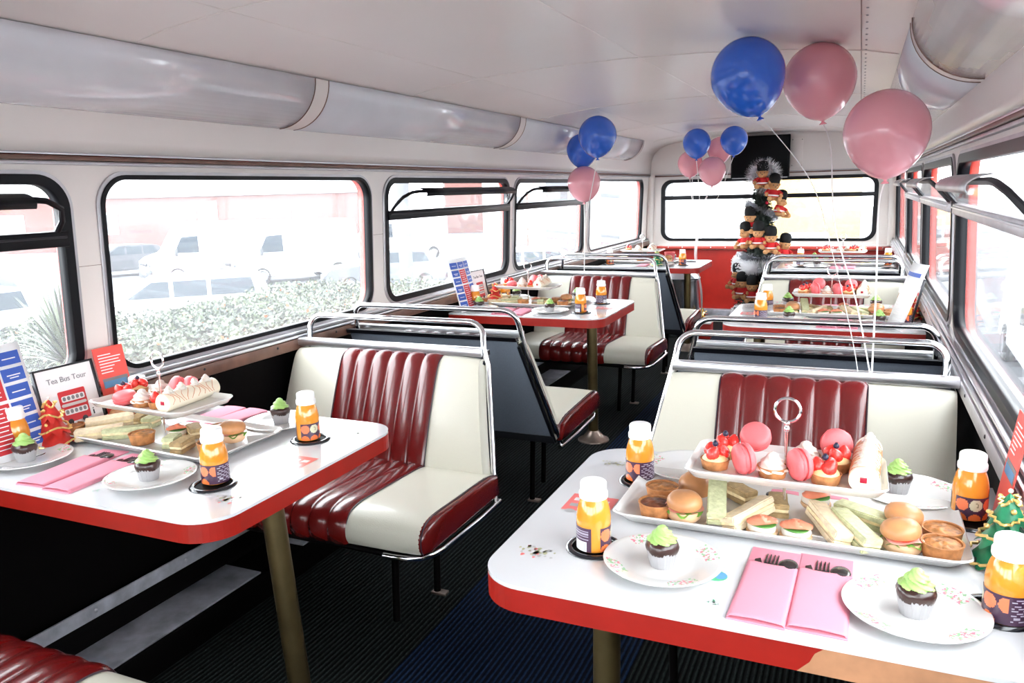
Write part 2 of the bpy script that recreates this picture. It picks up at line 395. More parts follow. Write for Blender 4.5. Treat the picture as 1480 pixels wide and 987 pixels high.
# ------------------------------------------------------------------ the shell of the upper deck
YF, YB = -1.55, 7.975        # front bulkhead, rear bulkhead
Z0, Z1 = .80, 1.455          # window band
def wx(z): return 1.152-(z-.80)*.045     # side walls lean in towards the roof
WIN_L = [(-1.35, .0, 0), (.13, 1.485, 1), (1.585, 2.935, 0), (3.05, 4.44, 1), (4.52, 5.90, 1), (6.02, 7.70, 0)]
WIN_R = [(a, b, 1 if i in (2, 3, 4) else 0) for i, (a, b, h) in enumerate(WIN_L)]
def side_map(sgn, off):
    def f(a, b, c): return Vector((sgn*(wx(b)+off+c), a, b))
    return f
for sgn, nm in ((-1, 'left'), (1, 'right')):
    holes = [rrect(a, .838, b, 1.408, .09) for a, b, h in WIN_L]
    o = holed([(YF, Z0), (YB, Z0), (YB, Z1), (YF, Z1)], holes, .012, side_map(sgn, .006), 'wall_'+nm, 'cream_paint'); tag(o, kind='structure')
    outer = holed([(YF-.05, 0), (YB+.05, 0), (YB+.05, Z1+.12), (YF-.05, Z1+.12)], [rrect(a+.006, .842, b-.006, 1.404, .086) for a, b, h in WIN_L], .035, side_map(sgn, .0345), 'outer_skin', 'red_paint', o)
    g = G(); g.box((sgn*1.165, (YF+YB)/2, .385), (.03, YB-YF, .775), 'black_vinyl'); g.build('lower_panel', o)
    # seams in the posts
    g = G()
    for (a, b, h), (c, d, h2) in zip(WIN_L[:-1], WIN_L[1:]):
        ym = (b+c)/2; g.box((sgn*(wx(1.17)-.0006), ym, 1.16), (.001, c-b-.02, .0012), 'brown_wood')
    g.build('seam', o)
    # sill: rails of bright metal over a brown wooden rail
    s = empty('trim_1' if sgn < 0 else 'trim_2'); tag(s, kind='structure')
    g = G()
    g.box((sgn*1.138, (YF+YB)/2, .822), (.03, YB-YF, .008), 'alu', .002)
    g.box((sgn*1.130, (YF+YB)/2, .806), (.03, YB-YF, .010), 'alu', .002)
    g.build('sill_rail', s)
    g = G(); g.box((sgn*1.128, (YF+YB)/2, .779), (.034, YB-YF, .040), 'brown_wood' if sgn < 0 else 'alu_dull', .003)
    g.build('sill_board', s)
    g = G()
    for i in range(26):
        g.ball((sgn*1.111, YF+.2+i*.36, .785), (.003, .005, .005), 'dark_metal', 8)
    g.build('screw', s)
    # gutter rail above the windows
    s = empty('trim_3' if sgn < 0 else 'trim_4'); tag(s, kind='structure')
    g = G(); g.box((sgn*1.118, (YF+YB)/2, 1.440), (.018, YB-YF, .010), 'alu_dull', .002); g.box((sgn*1.115, (YF+YB)/2, 1.452), (.026, YB-YF, .011), 'brown_wood', .002)
    g.box((sgn*1.118, (YF+YB)/2, 1.464), (.014, YB-YF, .007), 'alu', .002); g.build('cornice_rail', s)
    for i, (a, b, hop) in enumerate(WIN_L if sgn < 0 else WIN_R):
        wd = empty('window_%d' % (i+1 if sgn < 0 else i+7), (0, 0, 0)); tag(wd, kind='structure')
        P = rrect(a+.004, .842, b-.004, 1.404, .087, 10); P2 = rrect(a-.012, .826, b+.012, 1.420, .10, 10)
        f = side_map(sgn, 0)
        # rubber gasket and slim metal surround
        tk = .024 if hop else .011
        inner = rrect(a+tk, .838+tk, b-tk, 1.408-tk, .092-tk, 10)
        holed(rrect(a-.002, .836, b+.002, 1.410, .092, 10), [inner], .034, side_map(sgn, .006), 'window_frame', 'rubber', wd)
        holed(P2, [rrect(a-.001, .837, b+.001, 1.409, .091, 10)], .010, side_map(sgn, -.003), 'window_surround', 'alu_dull', wd)
        zt = 1.252 if hop else 1.385
        g = G(); pl = rrect(a+.008, .846, b-.008, zt+(0 if hop else .014), .06 if not hop else .0, 6, (.07, .07, .07 if not hop else 0, .07 if not hop else 0))
        n = len(pl); vs = [f(y, z, .022) for y, z in pl]+[f(y, z, .026) for y, z in pl]
        g.add(vs, [tuple(range(n)), tuple(range(2*n-1, n-1, -1))]+[(k, (k+1) % n, n+(k+1) % n, n+k) for k in range(n)], 'glass'); g.build('pane', wd, smooth=0)
        if hop:
            dm = 'rubber' if sgn < 0 else 'alu_dull'
            g = G(); zc = 1.240; hx = wx(zc)
            g.box((sgn*(hx-.004), (a+b)/2, zc), (.034, b-a-.03, .042 if sgn < 0 else .034), dm, .004); g.box((sgn*(hx-.022), (a+b)/2, zc+.005), (.008, b-a-.05, .006), 'dark_metal' if sgn < 0 else 'alu', .002)
            g.build('transom_bar', wd)
            # hopper sash tipped inwards at the top
            base = Vector((hx-.012, 0, zc+.018)); top = Vector((hx-.088, 0, 1.345)) if sgn < 0 else Vector((hx-.070, 0, 1.328)); hd = top-base; fr = []
            def hp(y, t, off=0): 
                q = base+hd*t; return Vector((sgn*(q.x-off*.9), y, q.z-off*.4))
            g = G(); c0, c1 = a+.045, b-.045
            path = [hp(c0, 0), hp(c0, .35), hp(c0+.02, .72), hp(c0+.07, .95), hp(c0+.12, 1)]
            path += [hp(c1-.12, 1), hp(c1-.07, .95), hp(c1-.02, .72), hp(c1, .35), hp(c1, 0)]
            g.tube(path, .008, 'rubber' if sgn < 0 else 'dark_metal', 8)
            g.build('sash_frame', wd)
            g = G()
            def hood(u, v):
                y = c0+.13+(c1-c0-(.26 if sgn < 0 else .62))*u; ang = v*PI*.62
                q = base+hd*1.0
                return Vector((sgn*(q.x+.012-.052*math.sin(ang)), y, q.z-.012+.022*math.cos(ang)*1.1))
            g.grid(hood, 6, 8, 'rubber' if sgn < 0 else 'alu_dull', flip=(sgn > 0)); ho = g.build('draught_hood', wd)
            sm = ho.modifiers.new('thick', 'SOLIDIFY'); sm.thickness = .004
            g = G(); q = [hp(c0+.008, .02), hp(c1-.008, .02), hp(c1-.008, .4), hp(c1-.06, .93), hp(c1-.12, .98), hp(c0+.12, .98), hp(c0+.06, .93), hp(c0+.008, .4)]
            q2 = [p+Vector((sgn*.003, 0, .001)) for p in q]; n = 8
            g.add(q+q2, [tuple(range(n)), tuple(range(2*n-1, n-1, -1))]+[(k, (k+1) % n, n+(k+1) % n, n+k) for k in range(n)], 'glass'); g.build('hopper_pane', wd, smooth=0)

# floor
g = G(); g.box((0, (YF+YB)/2, -.02), (2.4, YB-YF+.1, .04), 'carpet'); tag(g.build('floor', smooth=0), kind='structure')
# ceiling: one curved skin
half = [(1.119, 1.462), (1.112, 1.50), (1.108, 1.585), (1.08, 1.665), (1.02, 1.715), (.93, 1.748), (.83, 1.768), (.6, 1.793), (.3, 1.81), (0, 1.816)]
prof = half+[(-x, z) for x, z in half[-2::-1]]
g = G(); n = len(prof); NY = 28
vs = []; 
for j in range(NY+1):
    y = YF+(YB-YF)*j/NY
    for x, z in prof: vs.append((x, y, z))
fs = [(j*n+i, j*n+i+1, (j+1)*n+i+1, (j+1)*n+i) for j in range(NY) for i in range(n-1)]
g.add(vs, fs, 'ceiling_paint'); ceil = g.build('ceiling', smooth=35); tag(ceil, kind='structure')
md = ceil.modifiers.new('thick', 'SOLIDIFY'); md.thickness = .03; md.offset = -1 
g = G()
inn = [(x, z) for x, z in prof if abs(x) <= .94]
for y in (1.6, 3.02, 4.48, 5.96, 7.3):
    g.tube([(x, y, z-.001) for x, z in inn], .0022, 'cream_paint', 6)
for x in (.815, .845):
    g.tube([(x, YF, 1.7685), (x, YB, 1.7685)], .0018, 'brown_wood', 6)
for x in (-.62, .05): g.tube([(x, YF, 1.791 if x < -.1 else 1.814), (x, YB, 1.791 if x < -.1 else 1.814)], .0016, 'cream_paint', 6)
g.build('seam', ceil)
g = G()
for i in range(90): g.ball((.83, -1.4+i*.1, 1.767), (.004, .004, .0022), 'alu_dull', 6)
g.build('rivet', ceil)
# light covers along both coves
def cove(sgn, off=0.):
    P = []
    c = Vector((1.112, 1.742)); 
    for i in range(15):
        a = -PI/2-PI/2*i/14
        P.append((sgn*(c.x+.002+(.175+off)*math.cos(a)), c.y-.0+(.160+off)*math.sin(a)))
    return P
SEG = [(-1.45, .55), (.62, 2.357), (2.434, 4.20), (4.28, 6.0), (6.07, 6.95)]
segname = ['behind the front seat', 'above the two tables nearest the front', 'second section towards the rear', 'third section towards the rear', 'short last section before the rear corner']
for sgn, side in ((-1, 'left'), (1, 'right')):
    t = empty('trim_5' if sgn < 0 else 'trim_6'); tag(t, kind='structure')
    g = G()
    for y0, y1 in [(.55, .62), (2.357, 2.434), (4.20, 4.28), (6.0, 6.07), (6.95, 6.99)]:
        P = cove(sgn, .003); n = len(P)
        vs = [(x, y0, z) for x, z in P]+[(x, y1, z) for x, z in P]
        g.add(vs, [(i, i+1, n+i+1, n+i) for i in range(n-1)], 'cream_paint')
        for yy in (y0, y1):
            k = [(x, yy, z) for x, z in P]+[(sgn*1.112, yy, 1.742)]; g.add(k, [tuple(range(n+1))], 'cream_paint')
            g.tube([(x, yy, z) for x, z in P], .0022, 'brown_wood', 6)
    g.build('cove_band', t, fix=True)
    for (y0, y1), sn in zip(SEG, segname):
        g = G(); P = cove(sgn); n = len(P)
        vs = [(x, y, z) for y in (y0, y1) for x, z in P]
        g.add(vs, [(i, i+1, n+i+1, n+i) for i in range(n-1)], 'cover_plastic')
        if y1 > -1:
            o = g.build('light_cover', fix=True); m2 = o.modifiers.new('thick', 'SOLIDIFY'); m2.thickness = .003
            tag(o, 'curved translucent light cover along %s ceiling edge, %s' % (side, sn), 'light cover', 'ceiling light covers')

# rear bulkhead
def back_map(a, b, c): return Vector((a, YB+.01+c, b))
hb = rrect(-1.0, .80, .985, 1.40, .10)
o = holed([(-1.2, .70), (1.2, .70), (1.2, 1.85), (-1.2, 1.85)], [hb], .02, back_map, 'wall_back', 'cream_paint'); tag(o, kind='structure')
g = G(); g.box((0, YB+.01, .40), (2.3, .03, .62), 'red_vinyl'); g.box((0, YB-.03, .06), (2.3, .12, .12), 'scuffed_metal', .01); g.build('lower_panel', o)
g = G(); g.box((0, YB-.035, .735), (2.26, .09, .030), 'red_paint', .006); g.box((0, YB-.03, .755), (2.26, .08, .012), 'cream_paint', .003)
for i in range(16): g.ball((-1.05+i*.14, YB-.082, .738), (.006, .003, .006), 'white_plastic', 8)
g.build('ledge', o)
wd = empty('window_13'); tag(wd, kind='structure')
holed(rrect(-1.003, .797, .988, 1.403, .10, 10), [rrect(-.965, .822, .95, 1.372, .08, 10)], .04, lambda a, b, c: Vector((a, YB+.0+c, b)), 'window_frame', 'rubber', wd)
g = G(); g.box((-.01, YB-.008, 1.225), (1.96, .03, .040), 'rubber', .004); g.build('transom_bar', wd)
g = G(); g.box((-.01, YB+.012, 1.10), (1.94, .004, .57), 'glass'); g.build('pane', wd, smooth=0)
t = empty('trim_7'); tag(t, kind='structure')
g = G(); g.box((0, YB-.012, 1.440), (2.24, .022, .012), 'brown_wood', .002); g.box((0, YB-.010, 1.452), (2.24, .018, .010), 'alu_dull', .002); g.build('cornice_rail', t)
# corner posts
t = empty('trim_8'); tag(t, kind='structure')
g = G()
for s in (-1, 1):
    g.cyl((s*1.118, YB-.02, .75), (s*1.10, YB-.02, 1.46), .035, 'cream_paint', 12)
g.build('corner_post', t)
# front bulkhead behind the camera, with the two wide front windows
o = holed([(-1.2, 0), (1.2, 0), (1.2, 1.85), (-1.2, 1.85)], [rrect(-1.08, .62, -.04, 1.60, .08), rrect(.04, .62, 1.08, 1.60, .08)], .03, lambda a, b, c: Vector((a, YF-.01+c, b)), 'wall_front', 'cream_paint'); tag(o, kind='structure')
for i, (a, b) in enumerate(((-1.08, -.04), (.04, 1.08))):
    wd = empty('window_%d' % (14+i)); tag(wd, kind='structure')
    holed(rrect(a-.01, .61, b+.01, 1.61, .09), [rrect(a+.02, .64, b-.02, 1.58, .07)], .05, lambda p, q, c: Vector((p, YF-.01+c, q)), 'window_frame', 'rubber', wd)
    g = G(); g.box(((a+b)/2, YF-.01, 1.11), (b-a-.02, .004, .96), 'glass'); g.build('pane', wd, smooth=0)
# heater duct ledge and tread plates on the left
t = empty('trim_9'); tag(t, kind='structure')
g = G(); g.box((-1.045, 3.2, .048), (.23, 9.3, .095), 'black_vinyl', .004); g.box((-1.12, 3.2, .14), (.05, 9.3, .10), 'black_vinyl', .004); g.build('duct_casing', t)
for y0, y1 in ((.3, 1.88), (2.10, 3.1), (4.3, 5.0)):
    g = G(); g.box((-1.030, (y0+y1)/2, .098), (.175, y1-y0, .006), 'scuffed_metal', .001); g.build('tread_plate', t)
g = G(); g.box((-1.094, 3.2, .196), (.008, 9.2, .042), 'scuffed_metal', .001)
for i in range(22): g.ball((-1.089, -.6+i*.33, .198), (.004, .007, .007), 'alu', 8)
g.build('kick_strip', t)
# ------------------------------------------------------------------ bench seats
SEAM = (.885, .48)     # |x| of the edges of the pleated maroon centre
def seat(name, sgn, face, loc_y, label, group, end_piece=True):
    """face -1: sitter looks towards the front (-y, towards the camera); +1: towards the rear"""
    root = thing(name, label, 'bench seat', (0, loc_y, 0), 0, group)
    s, fy = sgn, face
    def P(x, d, z): return Vector((s*x, fy*d, z))      # d = distance in front of the top of the backrest
    XW = 1.105
    def xa(z): return .335-(.78-z)*.20                # the aisle edge slants outwards towards the floor
    # backrest profile: (d, z) from the bottom, up the front, over the top
    BP = [(.165, .335), (.178, .37), (.165, .44), (.135, .53), (.10, .62), (.065, .70), (.044, .742), (.024, .760), (.004, .765), (-.016, .760)]
    CP = [(.13, .40), (.20, .418), (.30, .424), (.42, .428), (.52, .432), (.575, .430), (.612, .418), (.632, .392), (.634, .36), (.622, .338)]
    def interp(PR, t):
        t = t*(len(PR)-1); i = min(int(t), len(PR)-2); f = t-i
        # Catmull-Rom
        p0 = PR[max(i-1, 0)]; p1 = PR[i]; p2 = PR[i+1]; p3 = PR[min(i+2, len(PR)-1)]
        return [.5*((2*p1[k])+(-p0[k]+p2[k])*f+(2*p0[k]-5*p1[k]+4*p2[k]-p3[k])*f*f+(-p0[k]+3*p1[k]-3*p2[k]+p3[k])*f*f*f) for k in (0, 1)]
    def surf(PR, x0, x1, amp, n_pl, edge, lift):
        def fn(u, v):
            d, z = interp(PR, v); d2, z2 = interp(PR, min(v+.01, 1)); d1, z1 = interp(PR, max(v-.01, 0))
            tx, tz = d2-d1, z2-z1; L = math.hypot(tx, tz) or 1; nx, nz = tz/L, -tx/L
            if PR is CP: nx, nz = -tz/L, tx/L
            if PR is BP: nx, nz = tz/L, -tx/L
            a = x0(z) if callable(x0) else x0
            x = a+(x1-a)*u
            if n_pl: h = amp*abs(math.sin(PI*u*n_pl))**.6
            else: h = amp*min(1, (min(u if edge[0] else 1, (1-u) if edge[1] else 1))*9)**.5
            h += lift
            sg = 1 if PR is BP else 1
            return P(x, d+nx*h*sg, z+nz*h*sg)
        return fn
    flip = (s*fy > 0)
    BK = BP; 
    # cream backrest with the pleated maroon panel let into it
    g = G()
    g.grid(surf(BP, xa, XW, .006, 0, (1, 1), 0), 30, 26, 'cream_leather', flip=flip)
    # sides and underside close the cushion
    for xx in ('a', 'w'):
        ring = [interp(BP, i/20) for i in range(21)]
        pts = [P(xa(z) if xx == 'a' else XW, d, z) for d, z in ring]+[P(xa(z) if xx == 'a' else XW, d-.06 if z < .74 else d-.03, z) for d, z in reversed(ring)]
        n = len(ring)
        g.add(pts, [(i, i+1, 2*n-2-i, 2*n-1-i) for i in range(n-1)], 'cream_leather')
    back = g.build('backrest', root, fix=False, smooth=60)
    g = G(); g.grid(surf(BP, SEAM[1], SEAM[0], .0085, 6, (0, 0), .0068), 60, 30, 'maroon_leather', flip=flip)
    g.build('pleated_panel', back, smooth=70)
    g = G()
    for x in SEAM:
        g = G(); g.tube([P(x, interp(BP, i/24)[0]+.009, interp(BP, i/24)[1]+.003) for i in range(25)], .0022, 'piping', 6); g.build('piping', back)
    # seat cushion
    def xc(z): return .238
    g = G(); g.grid(surf(CP, xc, XW, .004, 0, (1, 1), 0), 30, 26, 'cream_leather', flip=not flip)
    ring = [interp(CP, i/20) for i in range(21)]
    g.add([P(XW, d, z) for d, z in ring]+[P(XW, .12, .335)], [tuple(range(22))], 'cream_leather')
    cush = g.build('seat_cushion', root, smooth=60)
    g = G(); g.grid(surf(CP, SEAM[1], SEAM[0], .0085, 6, (0, 0), .0048), 60, 30, 'maroon_leather', flip=not flip)
    g.build('pleated_panel', cush, smooth=70)
    # maroon end of the cushion
    g = G(); ring = [interp(CP, i/24) for i in range(25)]; ring2 = ring+[(.12, .335)]
    cx = sum(p[0] for p in ring2)/len(ring2); cz = sum(p[1] for p in ring2)/len(ring2)
    lays = []
    for k, (off, sc) in enumerate(((0, 1.), (.012, 1.0), (.022, .93), (.027, .80), (.028, .4))):
        lays.append([P(.240-off, cx+(d-cx)*sc, cz+(z-cz)*sc) for d, z in ring2])
    n = len(ring2); vs = [p for L in lays for p in L]
    g.add(vs, [(k*n+i, k*n+(i+1) % n, (k+1)*n+(i+1) % n, (k+1)*n+i) for k in range(4) for i in range(n)]+[tuple(4*n+i for i in range(n))], 'maroon_leather')
    g.build('end_panel', cush, smooth=50, fix=True)
    g = G()
    for x in SEAM:
        g = G(); g.tube([P(x, interp(CP, i/24)[0], interp(CP, i/24)[1]+.006) for i in range(25)], .0022, 'piping', 6); g.build('piping', cush)
    g = G()
    g.tube([P(.231, interp(CP, i/24)[0], interp(CP, i/24)[1]+.001) for i in range(25)], .0025, 'piping', 6)
    g.build('piping', cush)
    # underside pan
    g = G(); g.box(P((.26+XW)/2, .37, .325), (XW-.26, .46, .022), 'black_vinyl', .003); g.build('seat_pan', root)
    # bright metal tube around the cushion
    g = G(); g.tube([P(1.08, .62, .324), P(.50, .62, .324), P(.345, .622, .322)], .0088, 'black_vinyl', 10); g.build('front_rail', root)
    g = G(); g.tube([P(.36, .628, .320), P(.33, .628, .320), P(.285, .622, .320), P(.252, .605, .320), P(.230, .575, .320), P(.221, .53, .319), P(.219, .3, .313), P(.228, .12, .306)], .0098, 'chrome', 12)
    g.build('seat_rail', root)
    # grey rear board in its dark edging
    g = G(); t0, t1 = (.095, .36), (-.036, .742)
    def board(xa0, xa1, zz0, zz1, th, mname, off=0):
        d0 = .115-(zz0-.335)*.36-off; d1 = .115-(zz1-.335)*.36-off
        vs = [P(xa0(zz0), d0, zz0), P(xa1, d0, zz0), P(xa1, d1, zz1), P(xa0(zz1), d1, zz1)]
        vs += [v-Vector((0, fy*th, 0)) for v in vs]
        g.add(vs, [(0, 1, 2, 3), (7, 6, 5, 4), (0, 4, 5, 1), (1, 5, 6, 2), (2, 6, 7, 3), (3, 7, 4, 0)], mname)
    board(lambda z: xa(z)+.006, XW-.01, .355, .778, .010, 'grey_panel')
    g.build('rear_board', root, fix=True, smooth=0)
    g = G(); board(lambda z: xa(z)-.002, XW, .770, .786, .024, 'rubber', -.006); board(lambda z: xa(z), XW, .325, .357, .02, 'dark_metal', -.004); 
    g.tube([P(xa(z)+.002, .115-(z-.335)*.36-.006, z) for z in (.33, .45, .6, .75)], .008, 'rubber', 8)
    g.build('board_edging', root, fix=True, smooth=40)
    # flat bright strip along the top and the tubular grab rail
    g = G()
    def strip(u, v): return P(xa(.78)-.004+(XW-xa(.78)+.008)*u, .022-.0*v, .776+.026*v)
    g.box(P((xa(.78)+XW)/2, .012, .788), (XW-xa(.78)+.012, .008, .026), 'alu', .002)
    g.box(P((xa(.78)+XW)/2, -.006, .800), (XW-xa(.78)+.012, .030, .006), 'alu', .002)
    g.build('top_strip', root)
    g = G(); pts = []
    for z in (.30, .36, .46, .56, .66, .74): pts.append(P(xa(z)-.010, .115-(z-.335)*.36+.02, z))
    pts.append(P(.332, -.012, .80)); pts.append(P(.338, -.022, .835))
    for i in range(1, 7):
        a = PI/2*i/6; pts.append(P(.338+.06*(1-math.cos(a)), -.024-.012*math.sin(a), .835+.052*math.sin(a)))
    for x in (.6, .85, 1.03): pts.append(P(x, -.036, .887))
    for i in range(1, 7):
        a = PI/2*i/6; pts.append(P(1.03+.05*math.sin(a), -.036+.012*(1-math.cos(a)), .887-.052*(1-math.cos(a))))
    pts.append(P(1.08, -.02, .80)); pts.append(P(1.08, -.01, .77))
    g.tube(pts, .0105, 'chrome', 12); g.build('grab_rail', root)
    # black aisle-side legs with small feet
    for x, d in ((.40, .25), (.43, .46)):
        g = G(); g.cyl(P(x, d, .325), P(x+.01, d, .008), .012, 'black_vinyl', 10)
        if x < .41: g.box(P(x+.0, d, .005), (.055, .03, .010), 'base_metal', .003)
        g.build('leg', root)
    return root
def rowname(k): return ('nearest', 'second', 'rear')[k]
PER = 2.533
A0 = 2.38; B0 = 2.735
sides = {-1: 'left', 1: 'right'}
seats = {}
for sgn in (-1, 1):
    a = seat('bench_seat', sgn, -1, A0, 'red and cream bench seat facing the camera behind the %s %s table' % ('nearest', sides[sgn]), 'bench seats facing the front of the bus')
    c = copy_tree(a); c.location.y = A0+PER; c['label'] = 'red and cream bench seat facing the camera behind the second %s table' % sides[sgn]
    b = seat('bench_seat', sgn, 1, B0, 'bench seat showing its grey back board, in front of the second %s table' % sides[sgn], 'bench seats with grey boards towards the camera')
    c = copy_tree(b); c.location.y = B0+PER; c['label'] = 'bench seat showing its grey back board, in front of the rear %s table' % sides[sgn]
    if sgn < 0:
        c = copy_tree(b); c.location.y = B0-PER+.135; c['label'] = 'red and cream bench seat cut off at the bottom left corner of the photo'

# ------------------------------------------------------------------ tables
TY = [1.055, 1.055+PER, 1.055+2*PER]
TZ = .713
def table(sgn, k, name):
    y0 = TY[k]; s = sgn
    root = thing('dining_table', 'white-topped red-edged table fixed to the wall, %s' % name, 'table', (0, y0, 0), 0, 'dining tables')
    D = .70 if s < 0 else .715
    out = rrect(.283, 0, 1.115, D, .085, 10, (.085, .0, .0, .085))
    out = [(s*x, y) for x, y in out]
    if s < 0: out = out[::-1]
    ho = [(u, v) for u in (.44, 1.05) for v in (.175, .515)]
    g = G(); g.prism(out, TZ-.007, TZ, 'laminate'); top = g.build('tabletop', root, smooth=30)
    c = (sum(p[0] for p in out)/len(out), D/2)
    g = G(); ins = [(c[0]+(x-c[0])*.997, c[1]+(y-c[1])*.997) for x, y in out]
    n = len(out); vs = [(x, y, TZ-.007) for x, y in out]+[(x, y, TZ-.047) for x, y in out]
    for i in range(n):
        j = (i+1) % n; wood = (s > 0 and k == 0 and out[i][1] < .001 and out[j][1] < .001)
        if not wood: g.add([vs[i], vs[j], vs[n+j], vs[n+i]], [(3, 2, 1, 0) if False else (0, 3, 2, 1)], 'table_red')
        else:
            xs = [.368, .80, .826, 1.115]
            mk = ['table_red', None, 'bare_wood']
            g.add([(.368, 0, TZ-.007), (.823, 0, TZ-.007), (.812, 0, TZ-.016), (.806, 0, TZ-.030), (.790, 0, TZ-.047), (.368, 0, TZ-.047)], [(0, 5, 4, 3, 2, 1)], 'table_red')
            g.add([(.823, 0, TZ-.007), (.812, 0, TZ-.016), (.806, 0, TZ-.030), (.790, 0, TZ-.047), (1.115, 0, TZ-.047), (1.115, 0, TZ-.007)], [(0, 1, 2, 3, 4, 5)], 'bare_wood')
    g.add([(x, y, TZ-.047) for x, y in out], [tuple(range(n-1, -1, -1))], 'black_vinyl')
    g.build('edge_band', root, smooth=30)
    # cup holder rings let into the top
    for u, v in ho:
        g = G(); T = Tm((s*u, v, TZ))
        g.lathe([(.0385, -.010), (.0385, .0015), (.040, .0045), (.043, .0058), (.0475, .005), (.051, .0018), (.0515, .0004), (.0515, .0002)], 'black_plastic', 32, T)
        g.lathe([(.0, .0006), (.0385, .0006), (.0386, .0012)], 'black_vinyl', 32, T)
        g.build('cup_holder', root, smooth=50)
    # leg and floor flange
    lx = .42
    if s < 0 and k == 0: p0, p1 = (-.398, .30, .67), (-.345, .30, .03)
    else: p0, p1 = (s*.425, .30, .67), (s*.42, .30, .03)
    g = G(); g.cyl(p0, p1, .027, 'pole_brass', 20); g.build('leg', root)
    g = G(); g.lathe([(.085, 0), (.083, .006), (.06, .018), (.035, .045), (.03, .055)], 'base_metal', 24, Tm((p1[0], p1[1], 0))); g.build('floor_flange', root)
    g = G(); g.box((s*.70, .35, TZ-.052), (.5, .06, .010), 'dark_metal', .002); g.build('support_bar', root)
    # printed motifs on the white top
    r2 = random.Random(5+k)
    g = G()
    def sprig(u, v, sc, cols, nn=34):
        for _ in range(nn):
            a = r2.uniform(0, 2*PI); rr = r2.uniform(0, .017)*sc; q = r2.uniform(.0016, .0034)*sc
            cx, cy = s*(u+rr*math.cos(a)*1.3), v+rr*math.sin(a)*.9
            m_ = r2.randint(5, 7); a0 = r2.uniform(0, 6)
            pts = [(cx+q*math.cos(a0+2*PI*i/m_)*(1 if i % 2 else .6), cy+q*math.sin(a0+2*PI*i/m_), TZ+.0003) for i in range(m_)]
            g.add(pts, [tuple(range(m_))], r2.choice(cols))
    sprig(.35, .12, 1.7, ['print_olive', 'print_grey', 'print_rose']); sprig(.35, .60, 1.4, ['print_grey', 'print_olive']); sprig(.66, .62, .8, ['print_grey', 'sky_print'])
    sprig(.665, .06, .6, ['print_grey', 'print_green']); sprig(1.06, .34, .9, ['print_rose', 'print_green', 'print_grey'], 22)
    # small printed bus by the aisle
    def quad(u0, v0, u1, v1, mname, h=.0004): g.add([(s*u0, v0, TZ+h), (s*u1, v0, TZ+h), (s*u1, v1, TZ+h), (s*u0, v1, TZ+h)], [(0, 1, 2, 3) if s > 0 else (3, 2, 1, 0)], mname)
    quad(.325, .315, .42, .40, 'print_rose'); 
    for q in range(3): quad(.335+q*.027, .335, .353+q*.027, .35, 'print_grey', .0006); quad(.335+q*.027, .365, .353+q*.027, .38, 'print_pale', .0006)
    for u in (.345, .40):
        pts = [(s*(u+.011*math.cos(a*PI/6)), .312+.009*math.sin(a*PI/6), TZ+.0007) for a in range(12)]; g.add(pts, [tuple(range(12))], 'print_grey')
    pts = [(s*(.655+.018*math.cos(a*PI/8)), .145+.018*math.sin(a*PI/8), TZ+.0004) for a in range(16)]; g.add(pts, [tuple(range(16))], 'print_green')
    pts = [(s*(.662+.010*math.cos(a*PI/8)), .147+.012*math.sin(a*PI/8), TZ+.0006) for a in range(16)]; g.add(pts, [tuple(range(16))], 'sky_print')
    g.build('printed_motif', top, smooth=0, fix=True)
    return root
mat('print_olive', (.36, .36, .20), .3); mat('print_grey', (.38, .38, .38), .3); mat('print_rose', (.80, .17, .16), .3); mat('print_green', (.10, .50, .25), .3); mat('print_pale', (.75, .72, .72), .3)
TN = {(-1, 0): 'nearest the camera on the left', (1, 0): 'nearest the camera on the right', (-1, 1): 'second on the left', (1, 1): 'second on the right', (-1, 2): 'last on the left by the rear', (1, 2): 'last on the right by the rear'}
TS = {(-1, 0): 'nearest left table', (1, 0): 'nearest right table', (-1, 1): 'second left table', (1, 1): 'second right table', (-1, 2): 'rear left table', (1, 2): 'rear right table'}
for kk, nm in TN.items(): table(kk[0], kk[1], nm)

# ------------------------------------------------------------------ juice bottle
def label_col(a, h):
    """a: 0..360 around, h: 0..1 up the printed label"""
    purple = (.055, .018, .050)
    W = 360/ (2*PI*.0305)  # degrees per metre
    x = a/W; y = h*.043
    if a < 165:     # orange slices and one cream disc
        for cx, cy, c in ((.012, .029, (.85, .20, .08)), (.036, .029, (.62, .58, .40)), (.060, .029, (.85, .20, .08)), (.011, .001, (.80, .17, .04)), (.035, .001, (.80, .17, .04)), (.060, .001, (.80, .17, .04)), (.085, .029, (.85, .20, .08))):
            if (x-cx)**2+(y-cy)**2 < .0112**2:
                if cx == .036 and cy > .02 and abs((x-cx)**2+(y-cy)**2-.004**2) < 6e-6 and x > cx-.001: return (.2, .18, .1)
                return c
        return purple
    if a < 330:
        b = a-165
        if 92 < b < 150 and h < .42: return (.78, .78, .80) if int(b/3) % 2 or h > .36 or h < .06 else (.45, .45, .48)
        if 6 < b < 88 and .1 < h < .93 and int(h*22) % 2 and (math.sin(b*1.7+int(h*22)*5) > -.35): return (.42, .38, .46)
        if 92 < b < 155 and .5 < h < .93 and int(h*18) % 2: return (.36, .32, .40)
        return purple
    return None
